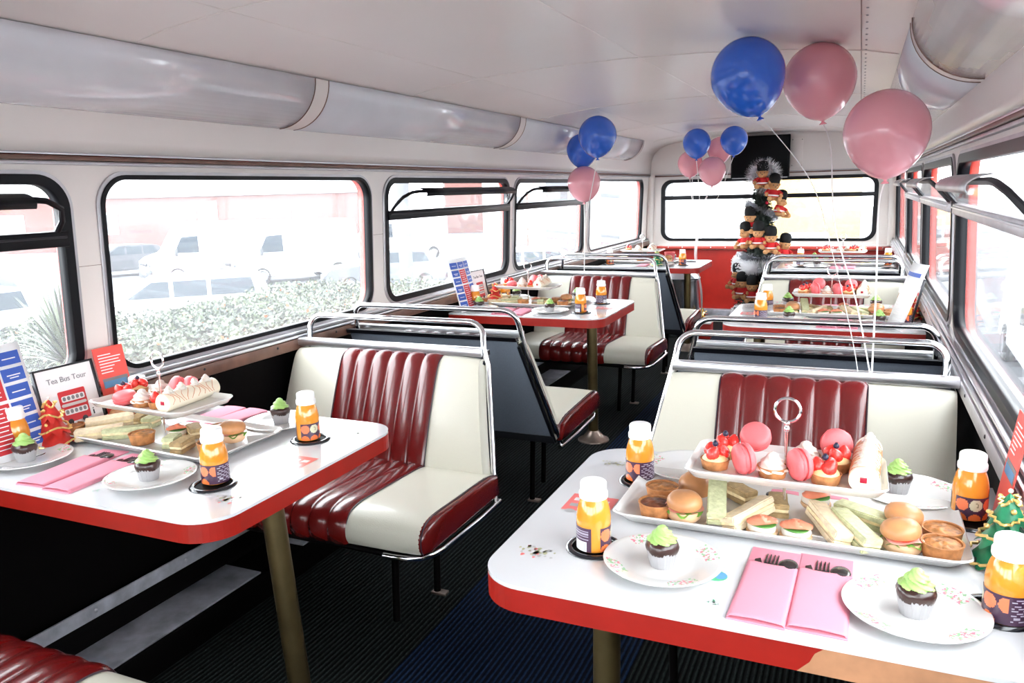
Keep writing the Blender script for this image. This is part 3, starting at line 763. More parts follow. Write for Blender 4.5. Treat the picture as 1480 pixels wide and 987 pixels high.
def bottle():
    root = empty('juice_bottle')
    g = G(); g.lathe([(.0, 0), (.024, .001), (.0285, .004), (.0298, .010), (.0298, .048), (.0303, .055), (.0300, .063), (.0285, .073), (.0260, .083), (.0230, .091), (.0205, .0955), (.0200, .099)], 'juice', 36); g.build('bottle_body', root, smooth=60)
    g = G(); g.lathe([(.0205, .0950), (.0243, .0955), (.0250, .098), (.0250, .105), (.0238, .1075), (.0228, .109), (.0230, .1205), (.0220, .1240), (.0195, .1258), (0, .1260)], 'white_plastic', 30); g.build('cap', root, smooth=40)
    # printed sleeve
    NA, NH = 110, 24; vs = []; fs = []; cols = []
    R_ = lambda h: .0302 if h < .95 else .0302
    rows = NA*330//360+1
    for i in range(rows+1):
        a = 330*i/rows
        for j in range(NH+1):
            h = j/NH; ra = math.radians(a); vs.append((.0304*math.cos(ra), .0304*math.sin(ra), .005+h*.043))
    for i in range(rows):
        for j in range(NH):
            fs.append((i*(NH+1)+j, (i+1)*(NH+1)+j, (i+1)*(NH+1)+j+1, i*(NH+1)+j+1)); cols.append(label_col(330*(i+.5)/rows, (j+.5)/NH) or (.05, .02, .05))
    g = G(); g.add(vs, fs, 'label_print'); o = g.build('label', root, smooth=60)
    ca = o.data.color_attributes.new('Col', 'FLOAT_COLOR', 'CORNER')
    dat = []
    for c in cols: dat += [c[0], c[1], c[2], 1.]*4
    ca.data.foreach_set('color', dat)
    return root
# local bottle spots: (u, v, rotation that turns a side of the sleeve to the camera)
def bottles(sgn, k, spots):
    for u, v, rz, lab in spots:
        place('bottle', bottle, (sgn*u, TY[k]+v, TZ+.0014), rz, ('%s %s' % (lab, TS[(sgn, k)])).replace('of the of the', 'of the'), 'juice bottle', 'orange juice bottles in the cup holders')
def aim(deg): return math.radians(deg)
# the sleeve: slices centre at 70 deg, text centre at 200 deg, gap centre at 345 deg ; camera lies towards -y
def face(a_lab, a_cam): return math.radians(a_cam-a_lab)
bottles(1, 0, [(.440, .170, face(338, 288), 'orange juice bottle whose label gap shows juice, near aisle corner,'),
               (.432, .520, face(165, 285), 'orange juice bottle with two orange discs, far aisle corner,'),
               (1.052, .535, face(45, 262), 'orange juice bottle with a cream disc, far window corner,'),
               (1.058, .160, face(158, 260), 'orange juice bottle cut by the photo edge, near window corner,')])
bottles(-1, 0, [(.446, .190, face(165, 318), 'orange juice bottle with white print, near aisle corner,'),
                (.446, .515, face(45, 318), 'orange juice bottle with a cream disc, far aisle corner,'),
                (1.07, .165, face(60, 318), 'orange juice bottle cut by the photo edge, near window corner,'),
                (1.045, .515, face(60, 318), 'orange juice bottle seen under the cake tier, far window corner,')])
bottles(1, 1, [(.440, .175, face(165, 262), 'orange juice bottle in the near aisle cup holder of the'), (.432, .520, face(230, 262), 'orange juice bottle in the far aisle cup holder of the'),
               (1.052, .535, face(60, 262), 'orange juice bottle behind the red ornament on the'), (1.04, .175, face(120, 262), 'orange juice bottle in the near window cup holder of the')])
bottles(-1, 1, [(.446, .185, face(335, 300), 'orange juice bottle in the near aisle cup holder of the'), (.440, .520, face(250, 300), 'orange juice bottle in the far aisle cup holder of the'),
                (1.045, .180, face(330, 310), 'orange juice bottle beside the menu card on the'), (1.02, .520, face(330, 310), 'orange juice bottle at the window end behind the ornament on the')])
bottles(-1, 2, [(.446, .20, face(165, 300), 'orange juice bottle at the aisle end of the'), (1.045, .180, face(60, 300), 'orange juice bottle at the window end of the')])
bottles(1, 2, [(.440, .30, face(250, 262), 'orange juice bottle at the aisle end of the'), (1.052, .40, face(60, 262), 'orange juice bottle at the window end of the')])

# ------------------------------------------------------------------ cake stand
def tray_mesh(g, L, W, h, z, T):
    """rectangular porcelain tray with turned-up rim and flared corners"""
    def ring(sx, sy, r, zz, flare=0):
        P = rrect(-sx/2, -sy/2, sx/2, sy/2, r, 6); out = []
        for x, y in P:
            f = (abs(x)/(sx/2))**6*(abs(y)/(sy/2))**6
            out.append((x, y, zz+flare*f))
        return out
    rings = [ring(L*.86, W*.74, .02, z-.004), ring(L*.93, W*.88, .022, z-.003), ring(L*.985, W*.96, .028, z+h*.75, .004), ring(L, W, .03, z+h, .007), ring(L*.992, W*.975, .028, z+h+.0022, .007), ring(L*.970, W*.945, .026, z+h*.75, .004), ring(L*.94, W*.89, .020, z+.001), ring(L*.5, W*.4, .018, z+.001)]
    n = len(rings[0]); vs = [p for r in rings for p in r]
    fs = [(k*n+i, k*n+(i+1) % n, (k+1)*n+(i+1) % n, (k+1)*n+i) for k in range(len(rings)-1) for i in range(n)]
    fs += [tuple(range(n-1, -1, -1)), tuple((len(rings)-1)*n+i for i in range(n))]
    g.add(vs, fs, 'porcelain', T)
def cake_stand():
    root = empty('cake_stand')
    g = G(); tray_mesh(g, .60, .275, .010, .008, None); g.build('lower_tray', root, smooth=50)
    g = G(); tray_mesh(g, .345, .20, .009, .097, None); g.build('upper_tray', root, smooth=50)
    g = G(); g.cyl((0, 0, .006), (0, 0, .175), .0028, 'chrome', 10); g.ball((0, 0, .176), (.0055, .0055, .0065), 'chrome', 12); g.ball((0, 0, .187), .0058, 'chrome', 12); g.build('centre_rod', root)
    g = G(); g.tube([(.0225*math.sin(a*PI/16), 0, .212+.0225*math.cos(a*PI/16)) for a in range(32)], .0028, 'chrome', 8, closed=True); g.build('ring_handle', root)
    return root
STAND = {}
for (sgn, k), nm in TS.items():
    if sgn > 0: loc = (.735, TY[k]+.415, TZ)
    else: loc = (-.825, TY[k]+.40, TZ)
    STAND[(sgn, k)] = loc
    place('stand', cake_stand, loc, 0 if sgn > 0 else -.06, 'white two-tier cake stand with a ring handle, %s' % nm, 'cake stand', 'two-tier cake stands')

# ------------------------------------------------------------------ foods
def swirl(g, mname, r, h, z0, lobes=6, turns=.9, tip=.12, T=None, n=48, m=14, ex=1.0):
    def fn(u, v):
        a = 2*PI*u; rad = r*((1-v)**ex*(1-tip)+tip*(1-v))
        lay = 1+.10*math.sin(v*PI*5)
        rad *= (1+.11*math.cos(lobes*(a+turns*2*PI*v)))*lay
        if v > .999: rad = .0001
        return Vector((rad*math.cos(a), rad*math.sin(a), z0+h*v))
    g.grid(fn, n, m, mname, T)
def crust(g, r, h, mname='pastry', top=True, T=None):
    g.lathe([(0, 0), (r*.84, 0), (r*.97, h), (r, h+.0005), (r*.99, h+.0015), (r*.90, h+.001), (r*.88, h*.75)]+([(0, h*.75)] if top else []), mname, 28, T, wob=lambda a, t: 1+.015*math.sin(a*14) if t > .2 else 1)
def berry_half(g, c, r, rot, mname='strawberry'):
    bm = bmesh.new(); bmesh.ops.create_uvsphere(bm, u_segments=14, v_segments=10, radius=1)
    for v in bm.verts:
        z = v.co.z; k = 1-.32*max(0, z); v.co = Vector((v.co.x*r*k, v.co.y*r*k, z*r*1.25))
    g.bm(bm, mname, Tm(c, rot))
def berry_tart():
    root = empty('strawberry_tart')
    g = G(); crust(g, .0275, .017); g.build('pastry_shell', root)
    g = G(); g.lathe([(.0245, .013), (.024, .018), (.018, .026), (.0, .030)], 'custard', 20); g.build('custard', root)
    for i, (a, rr) in enumerate(((250, .013), (10, .014), (130, .013))):
        a = math.radians(a); g = G(); berry_half(g, (0, 0, 0), .0125, (0, 0, 0)); o = g.build('strawberry_half', root)
        o.location = (rr*math.cos(a), rr*math.sin(a), .031); o.rotation_euler = (.5*math.sin(a), -.5*math.cos(a), a)
    g = G(); g.ball((0, .002, .046), .0055, 'blueberry', 12); g.lathe([(.0018, .0), (.003, .0015)], 'blueberry', 8, Tm((0, .002, .0505))); g.build('blueberry', root)
    return root
def macaron():
    root = empty('macaron')       # axis along local z, centre at the origin
    for s in (1, -1):
        g = G(); prof = [(.0285, .0045), (.0282, .008), (.0262, .0125), (.021, .0158), (.012, .0175), (0, .018)]
        g.lathe(prof, 'macaron', 30, Tm((0, 0, 0), (0 if s > 0 else PI, 0, 0)))
        g.lathe([(.0262, .0028), (.0293, .0034), (.0290, .0055), (.0282, .0060)], 'macaron_foot', 30, Tm((0, 0, 0), (0 if s > 0 else PI, 0, 0)), wob=lambda a, t: 1+.02*math.sin(a*23)+.01*math.sin(a*41))
        g.build('shell', root, smooth=60)
    g = G(); g.lathe([(0, -.0034), (.0258, -.0034), (.0265, 0), (.0258, .0034), (0, .0034)], 'macaron', 24); g.build('filling', root)
    return root
def cream_tart():
    root = empty('cream_tart')
    g = G(); crust(g, .0275, .018); g.build('pastry_shell', root)
    g = G(); swirl(g, 'whipped', .0270, .034, .012, 7, .45, .34, ex=.5); g.build('whipped_cream', root, smooth=80)
    return root
def roulade():
    root = empty('roulade_cake')      # lies along local y, 0..L, resting at z 0
    L = .185; r = .024
    g = G(); prof = []; T = Tm((0, 0, r*.93), (-PI/2, 0, 0))
    g.lathe([(0, 0), (r*.96, 0), (r, .002), (r, L-.002), (r*.96, L), (0, L)], 'sponge', 32, T, wob=lambda a, t: 1+.02*math.sin(a*3)); g.build('sponge_roll', root, smooth=50)
    for y in (.022, .066, .112, .156):
        g = G(); swirl(g, 'whipped', .0135, .019, 0, 6, .5, .3, n=36, m=10, ex=.5); o = g.build('cream_rosette', root, smooth=80); o.location = (.002, y, r*1.85)
    g = G(); g.box((0, -.0008, r*.95), (.011, .0022, .010), 'jam', .001); g.build('jam_centre', root)
    g = G(); q = random.Random(3)
    for i in range(11):
        y0 = .01+i*.0155; pts = []
        for j in range(9):
            a = -PI*.05+PI*1.1*j/8; pts.append((math.cos(a)*(r+.0004), y0+.010*math.sin(j*1.1+i), r*.93+math.sin(a)*(r+.0004)))
        g.tube(pts, .0008, 'toffee', 5)
    g.build('toffee_drizzle', root)
    return root
def quiche_b(topm):
    def f():
        root = empty('mini_quiche')
        g = G(); crust(g, .033, .026, 'pastry', False); g.build('crust', root)
        def top(u, v):
            a = 2*PI*u; r = .0305*v; return Vector((r*math.cos(a), r*math.sin(a), .023+.006*(1-v*v)+.003*noise.noise(Vector((r*math.cos(a)*110, r*math.sin(a)*110, 1)))))
        g = G(); g.grid(top, 28, 8, topm); g.build('savoury_filling', root, smooth=80)
        return root
    return f
def bun_round(g, r, h, z, mname, T=None, n=28):
    g.lathe([(0, z), (r*.93, z), (r, z+h*.22), (r*.97, z+h*.5), (r*.82, z+h*.76), (r*.5, z+h*.94), (0, z+h)], mname, n, T, wob=lambda a, t: 1+.02*math.sin(a*2+1)+.012*math.sin(a*5))
def slider():
    root = empty('mini_burger_bun')
    g = G(); g.lathe([(0, 0), (.025, 0), (.030, .005), (.031, .014), (.029, .019), (0, .019)], 'bun_pale', 28); g.build('bun_base', root)
    g = G()
    def leaf(u, v):
        a = 2*PI*u; r = .012+.0205*v+.004*v*math.sin(a*5+1); return Vector((r*math.cos(a), r*math.sin(a), .0205+.004*v*math.sin(a*7)-.003*v*v))
    g.grid(leaf, 42, 5, 'lettuce'); g.build('lettuce', root, smooth=80)
    g = G(); 
    def hamf(u, v):
        a = 2*PI*u; r = .034*v*(1+.06*math.sin(a*4)); return Vector((r*math.cos(a), r*math.sin(a), .0245+.0025*math.sin(a*3+v*4)*v))
    g.grid(hamf, 36, 5, 'ham'); g.build('ham_slice', root, smooth=80)
    g = G(); g.lathe([(0, .024), (.024, .024), (.026, .027), (.024, .030), (0, .030)], 'tomato', 20, Tm((.003, -.004, 0))); g.build('tomato_slice', root)
    g = G(); bun_round(g, .0325, .026, .028, 'bun', Tm((0, 0, 0), (.09, .05, 0))); g.build('bun_top', root)
    return root
def plain_bun():
    root = empty('bread_bun')
    g = G(); bun_round(g, .0335, .043, 0, 'bun'); g.build('crust', root); return root
def finger(b1, fill, L=.118, W=.034):
    def f():
        root = empty('finger_sandwich')    # lies along local y, centred, rests at z 0
        q = random.Random(11)
        for z in (.0055, .0225):
            g = G(); bm = bmesh.new(); bmesh.ops.create_cube(bm, size=1)
            for v in bm.verts: v.co = Vector((v.co.x*W, v.co.y*L, v.co.z*.0115))
            bmesh.ops.bevel(bm, geom=list(bm.edges), offset=.002, segments=2, affect='EDGES')
            bmesh.ops.subdivide_edges(bm, edges=list(bm.edges), cuts=2, use_grid_fill=True)
            for v in bm.verts:
                v.co += Vector((noise.noise(v.co*90), noise.noise(v.co*90+Vector((5, 5, 5))), noise.noise(v.co*70+Vector((9, 1, 1)))))*.0014
                v.co.z += z+.002*math.sin(v.co.y*28)
            g.bm(bm, b1); g.build('bread_slice', root, smooth=60)
        g = G(); g.box((0, 0, .014), (W*.96, L*.985, .0075), fill, .002); g.build('filling', root)
        return root
    return f
def blini():
    root = empty('salmon_blini')
    g = G(); g.lathe([(0, 0), (.025, 0), (.0275, .004), (.0265, .008), (0, .009)], 'bun_pale', 24); g.build('blini_base', root)
    g = G(); g.lathe([(.024, .007), (.0255, .013), (.023, .019), (0, .022)], 'whipped', 24, None, wob=lambda a, t: 1+.03*math.sin(a*5)); g.build('cream_cheese', root)
    g = G(); g.lathe([(0, .0195), (.021, .0195), (.0215, .0205), (.021, .0215), (0, .0215)], 'cucumber', 24, Tm((.002, -.004, 0))); g.build('cucumber_slice', root)
    def sm(u, v):
        a = 2*PI*u; r = .026*v*(1+.10*math.sin(a*2+.4)); return Vector((r*math.cos(a), r*.82*math.sin(a), .032-.009*v*v+.0016*math.sin(r*900+a)))
    g = G(); g.grid(sm, 36, 7, 'salmon'); g.build('salmon_slice', root, smooth=80)
    return root
def cupcake():
    root = empty('cupcake')
    g = G(); g.lathe([(0, 0), (.0195, 0), (.0255, .029), (.0248, .029), (.020, .004)], 'paper_case', 64, None, wob=lambda a, t: 1+.03*math.sin(a*26)); g.build('paper_case', root, smooth=60)
    g = G(); g.lathe([(.0242, .024), (.0265, .029), (.0278, .035), (.025, .043), (.016, .048), (0, .049)], 'choc', 30, None, wob=lambda a, t: 1+.03*math.sin(a*4)+.015*math.sin(a*9)); g.build('chocolate_sponge', root, smooth=60)
    g = G(); swirl(g, 'icing_green', .0225, .027, .044, 7, .6, .22, n=56, m=18, ex=.55); g.build('icing_swirl', root, smooth=80)
    return root
def sideplate():
    root = empty('side_plate')
    g = G(); g.lathe([(0, .003), (.05, .003), (.055, .001), (.058, .003), (.068, .007), (.092, .0125), (.0975, .0135), (.0985, .0150), (.097, .0158), (.090, .0142), (.066, .0090), (.058, .0060), (.045, .0050), (0, .0048)], 'floral', 56); g.build('plate_body', root, smooth=50)
    return root
def raspberry_cup():
    root = empty('berry_bite')
    g = G(); crust(g, .019, .016); g.build('pastry_shell', root)
    g = G(); berry_half(g, (0, 0, .028), .0135, (0, 0, 0)); g.build('raspberry', root)
    g = G(); g.ball((.014, .006, .028), .0055, 'blueberry', 12); g.build('blueberry', root)
    return root
FG = {'berry_tart': ('strawberry_tart', berry_tart, 'tart', 'strawberry tarts on the cake stands'), 'macaron': ('macaron', macaron, 'macaron', 'pink macarons on the cake stands'),
      'cream_tart': ('cream_tart', cream_tart, 'tart', 'cream tarts on the cake stands'), 'roulade': ('roulade_cake', roulade, 'cake', 'roulade cakes on the cake stands'),
      'quiche': ('mini_quiche', quiche_b('quiche_top'), 'quiche', 'mini quiches on the cake stands'), 'quiche_dark': ('mini_quiche', quiche_b('quiche_dark'), 'quiche', 'mini quiches on the cake stands'),
      'slider': ('mini_burger', slider, 'filled bun', 'filled buns on the cake stands'), 'bun': ('bread_bun', plain_bun, 'bun', 'filled buns on the cake stands'),
      'finger_white': ('finger_sandwich', finger('bread_white', 'egg_filling'), 'sandwich', 'finger sandwiches on the cake stands'), 'finger_green': ('finger_sandwich', finger('bread_green', 'egg_filling'), 'sandwich', 'finger sandwiches on the cake stands'),
      'finger_short': ('finger_sandwich', finger('bread_brown', 'egg_filling', .06, .034), 'sandwich', 'finger sandwiches on the cake stands'), 'cube_green': ('finger_sandwich', finger('bread_green', 'egg_filling', .042, .034), 'sandwich', 'finger sandwiches on the cake stands'),
      'blini': ('salmon_blini', blini, 'blini', 'salmon blinis on the cake stands'), 'berry_bite': ('berry_bite', raspberry_cup, 'tart', 'strawberry tarts on the cake stands'),
      'cupcake': ('cupcake', cupcake, 'cupcake', 'chocolate cupcakes with green icing')}
ZU, ZL = .0985, .0095       # upper and lower tray surfaces above the table
D2 = math.radians
# kind, x, y (world, first booth), z above the table, rotation, description
R_UP = [('berry_tart', .612, 1.436, ZU, .2, 'strawberry tart at the aisle end of the upper tier'), ('berry_tart', .622, 1.506, ZU, 1.9, 'strawberry tart at the far aisle corner of the upper tier'),
        ('macaron', .6655, 1.422, ZU+.0285, (0, PI/2-.12, D2(28)), 'pink macaron on edge beside the front strawberry tart'), ('macaron', .676, 1.511, ZU+.044, (.75, .1, 0), 'pink macaron leaning highest at the back of the upper tier'),
        ('cream_tart', .716, 1.426, ZU, 0., 'cream tart in the front middle of the upper tier'), ('macaron', .7625, 1.422, ZU+.0285, (0, PI/2-.05, D2(30)), 'pink macaron on edge right of the front cream tart'),
        ('cream_tart', .736+.032, 1.511, ZU, 1., 'cream tart at the back middle of the upper tier'), 
        ('berry_tart', .806, 1.423, ZU, .9, 'strawberry tart beside the roulade cake'), ('berry_tart', .822, 1.494, ZU+.001, 2.3, 'strawberry tart at the back beside the roulade cake'),
        ('macaron', .820, 1.542, ZU+.035, (PI/2-.25, 0, .2), 'pink macaron standing at the back beside the roulade cake'), ('roulade', .867, 1.394, ZU-.001, D2(-3), 'cream roulade cake across the window end of the upper tier')]
R_LO = [('quiche_dark', .512, 1.384, ZL, .3, 'dark-topped mini quiche at the aisle end of the lower tier'), ('quiche', .505, 1.468, ZL, 1.2, 'mini quiche at the far aisle corner of the lower tier'),
        ('bun', .560, 1.520, ZL, 0, 'round golden bun at the back of the lower tier'), ('slider', .566, 1.385, ZL, D2(-20), 'filled bun with ham at the front of the lower tier'),
        ('finger_green', .620, 1.420, ZL+.022, (D2(16), 0, D2(8)), 'green finger sandwich lying up against the buns'), ('finger_short', .651, 1.510, ZL, .9, 'brown bread finger sandwich behind the green one'),
        ('finger_white', .682, 1.405, ZL+.004, (D2(4), D2(-16), D2(-32)), 'white seeded finger sandwich set diagonally'), ('blini', .707, 1.370, ZL, .2, 'salmon blini nearest the front in the middle of the lower tier'),
        ('blini', .764, 1.370, ZL, -.2, 'salmon blini with cucumber showing, front of the lower tier'), ('blini', .790, 1.500, ZL+.012, .4, 'salmon blini at the back by the rod'),
        ('finger_white', .812, 1.405, ZL+.006, (D2(4), D2(14), D2(27)), 'white finger sandwich slanting towards the window'), ('finger_short', .725, 1.475, ZL, .15, 'brown bread finger sandwich by the rod'),
        ('finger_green', .855, 1.395, ZL+.004, (D2(2), D2(10), D2(30)), 'green finger sandwich slanting beside the white one'), ('finger_green', .880, 1.468, ZL, (0, 0, D2(64)), 'green finger sandwich at the back near the buns'),
        ('slider', .932, 1.452, ZL, D2(60), 'filled bun behind another at the window end'), ('slider', .932, 1.382, ZL, D2(-130), 'filled bun with lettuce at the window end'),
        ('quiche', .995, 1.435, ZL, .6, 'mini quiche at the far window corner of the lower tier'), ('quiche', .990, 1.376, ZL, 2., 'mini quiche at the near window corner of the lower tier')]
L_UP = [('berry_tart', -.925, 1.500, ZU, .4, 'strawberry tart at the window end of the upper tier'), ('berry_tart', -.905, 1.440+.0, ZU, 1.9, 'strawberry tart at the near window corner of the upper tier'),
        ('macaron', -.868, 1.408, ZU+.018, (.12, 0, 0), 'pink macaron lying flat at the front of the upper tier'), ('cream_tart', -.808, 1.412, ZU, 0, 'cream tart at the front middle of the upper tier'),
        ('cream_tart', -.845, 1.505, ZU, .7, 'cream tart at the back of the upper tier'), ('berry_bite', -.757, 1.408, ZU, .3, 'single berry bite beside the roulade cake'),
        ('macaron', -.770, 1.490, ZU+.035, (PI/2-.5, 0, D2(-30)), 'pink macaron propped behind the berry bite'), ('macaron', -.735, 1.500, ZU+.035, (PI/2-.45, 0, D2(-30)), 'pink macaron propped against another at the back'),
        ('roulade', -.708, 1.385, ZU-.001, D2(4), 'cream roulade cake with toffee drizzle on the upper tier')]
L_LO = [('quiche', -1.035, 1.370, ZL, .2, 'mini quiche at the window end of the lower tier'), ('finger_white', -.975, 1.440, ZL+.01, (0, D2(12), D2(-40)), 'white finger sandwich at the window end'),
        ('bun', -1.015, 1.510, ZL, 0, 'round bun at the far window corner of the lower tier'), ('finger_short', -.935, 1.500, ZL, .3, 'brown bread finger sandwich at the back'),
        ('cube_green', -.890, 1.500, ZL, .1, 'small green sandwich block at the back'), ('finger_white', -.940, 1.378, ZL, (0, 0, D2(-46)), 'white finger sandwich at the front of the lower tier'),
        ('finger_green', -.870, 1.405, ZL, (0, 0, D2(-58)), 'green finger sandwich at the front of the lower tier'), ('quiche', -.790, 1.382, ZL, .5, 'mini quiche in the front middle of the lower tier'),
        ('blini', -.745, 1.455, ZL, .5, 'salmon blini by the rod'), ('cube_green', -.690, 1.385, ZL, .3, 'small green sandwich block at the front'), ('finger_short', -.700, 1.470, ZL, 1., 'brown bread sandwich behind the green block'),
        ('finger_short', -.640, 1.372, ZL, .2, 'brown bread sandwich at the front aisle end'), ('slider', -.575, 1.475, ZL, D2(20), 'filled bun with ham at the aisle end'), ('quiche_dark', -.562, 1.385, ZL, 0, 'dark-topped mini quiche at the near aisle corner'),
        ('quiche', -.635, 1.500, ZL, 1., 'mini quiche at the back of the aisle end')]
def serve(items, k, nm, skip=()):
    for kind, x, y, z, rot, d in items:
        pn, fb, cat, grp = FG[kind]
        if kind in skip: continue
        if x < 0: x -= .035
        o = place(kind, fb, (x, y+PER*k, TZ+z), rot, '%s, %s' % (d, nm), cat, grp)
        if PROTO[kind] is o: o.name = pn
        # copies inherit a blender suffix
serve(R_UP+R_LO, 0, TS[(1, 0)]); serve(L_UP+L_LO, 0, TS[(-1, 0)])
serve(R_UP+R_LO, 1, TS[(1, 1)]); serve(L_UP+L_LO, 1, TS[(-1, 1)])
serve([i for i in L_UP if i[0] in ('berry_tart', 'cream_tart', 'roulade')], 2, TS[(-1, 2)])
serve([i for i in R_UP if i[0] in ('berry_tart', 'cream_tart', 'roulade')], 2, TS[(1, 2)])
serve([L_LO[1], L_LO[7], L_LO[12]], 2, TS[(-1, 2)]); serve([R_LO[i] for i in (4, 6, 10, 12, 13)], 2, TS[(1, 2)])

# side plates and cupcakes: u, v
PL = [(.567, .148, 'near aisle'), (.940, .128, 'near window'), (.520, .610, 'far aisle'), (.955, .610, 'far window')]
for (sgn, k), nm in TS.items():
    for i, (u, v, d) in enumerate(PL):
        if sgn < 0: u = {0: .600, 1: 1.000, 2: .605, 3: 1.0}[i]; v = {0: .150, 1: .140, 2: .595, 3: .59}[i]
        if k == 2 and i in (1,): continue
        place('plate', sideplate, (sgn*u, TY[k]+v, TZ), rnd.uniform(0, 6), 'white floral side plate, %s place, %s' % (d, nm), 'plate', 'floral side plates')
        if k == 2 and i == 3: continue
        if sgn > 0 and i == 2 and k == 0: continue
        du = (.0, .0, .005, -.02)[i]; dv = (-.005, -.005, .01, .005)[i]
        o = place('cupcake', cupcake, (sgn*(u+du), TY[k]+v+dv, TZ+.0048), rnd.uniform(0, 6), 'chocolate cupcake with green icing, %s place, %s' % (d, nm), 'cupcake', 'chocolate cupcakes with green icing')
# ------------------------------------------------------------------ napkins with black cutlery
def napkin():
    root = empty('napkin')       # near edge at local y 0, 0.083 wide, 0.25 long
    W, L = .082, .250; q = random.Random(2)
    g = G(); g.box((0, L/2, .0014), (W, L, .0028), 'napkin_pink', .0008); g.build('napkin_back', root)
    def top(u, v):
        x = (u-.5)*W; dip = .010*math.sin(PI*u)
        y = .002+(L*.745-dip)*v
        z = .0062+.0018*min(1, 4*math.sin(PI*u))*(.5+.5*v)+.002*math.sin(PI*u) if 0 < u < 1 else .0030+.0004*math.sin(u*23+v*9)
        return Vector((x, y, z))
    g = G(); g.grid(top, 20, 26, 'napkin_pink'); o = g.build('pocket', root, smooth=70)
    m = o.modifiers.new('thick', 'SOLIDIFY'); m.thickness = .0014; m.offset = -1
    return root
def fork():
    root = empty('fork'); g = G()
    g.box((0, .075, .0042), (.008, .13, .0022), 'black_plastic', .0008)
    g.prism([(-.004, .135), (.004, .135), (.0105, .150), (.0105, .176), (-.0105, .176), (-.0105, .150)], .0034, .0054, 'black_plastic')
    for x in (-.0088, -.003, .003, .0088):
        g.prism([(x-.0017, .175), (x+.0017, .175), (x+.0012, .208), (x-.0004, .211)], .0036, .0054, 'black_plastic')
    g.build('fork_body', root); return root
def knife():
    root = empty('knife'); g = G(); g.box((0, .07, .0042), (.009, .13, .0022), 'black_plastic', .0008)
    g.prism([(-.006, .13), (.007, .13), (.008, .175), (.003, .196), (-.005, .190)], .0034, .0052, 'black_plastic'); g.build('knife_body', root); return root
def spoon():
    root = empty('spoon'); g = G(); g.box((0, .075, .0042), (.008, .14, .0022), 'black_plastic', .0008)
    g.ball((0, .180, .0062), (.0155, .0235, .0042), 'black_plastic', 20); g.build('spoon_body', root); return root
def setting(sgn, k, u, v, rz, where, what=('knife', 'fork', 'spoon')):
    base = Vector((sgn*u, TY[k]+v, TZ)); nm = TS[(sgn, k)]
    place('napkin', napkin, base, rz, 'folded pink napkin pocket, %s, %s' % (where, nm), 'napkin', 'pink napkin pockets')
    c, s = math.cos(rz), math.sin(rz)
    for kind, b, dx, dy, rr in (('knife', knife, -.021, .010, .02), ('fork', fork, -.004, .016, .0), ('spoon', spoon, .020, .012, -.02)):
        if kind not in what: continue
        p = base+Vector((c*dx-s*dy, s*dx+c*dy, 0))
        place(kind, b, p, rz+rr, 'black %s in pink napkin, %s, %s' % (kind, where, nm), kind, 'black plastic cutlery in the napkins')
setting(1, 0, .730, .018, -.035, 'aisle one of the front pair'); setting(1, 0, .812, .021, -.02, 'window one of the front pair')
setting(1, 0, .812-.0, .700, PI+.05, 'window one at the back'); setting(1, 0, .725, .700, PI+.02, 'aisle one at the back')
setting(-1, 0, .745, .022, .05, 'aisle one of the front pair'); setting(-1, 0, .835, .026, .10, 'window one of the front pair')
setting(-1, 0, .765, .690, PI-.10, 'aisle one at the back'); setting(-1, 0, .850, .690, PI+.02, 'window one at the back')
setting(1, 1, .730, .018, -.03, 'aisle one of the front pair'); setting(1, 1, .815, .021, -.02, 'window one of the front pair')
setting(1, 1, .812, .700, PI+.05, 'window one at the back', ()); setting(1, 1, .725, .700, PI+.02, 'aisle one at the back', ())
setting(-1, 1, .745, .012, .05, 'aisle one of the front pair'); setting(-1, 1, .835, .016, .10, 'window one of the front pair')
setting(-1, 2, .745, .012, .05, 'aisle one at the front', ()); setting(1, 2, .70, .04, .05, 'aisle one at the front', ()); setting(1, 2, .79, .04, .0, 'window one at the front', ())

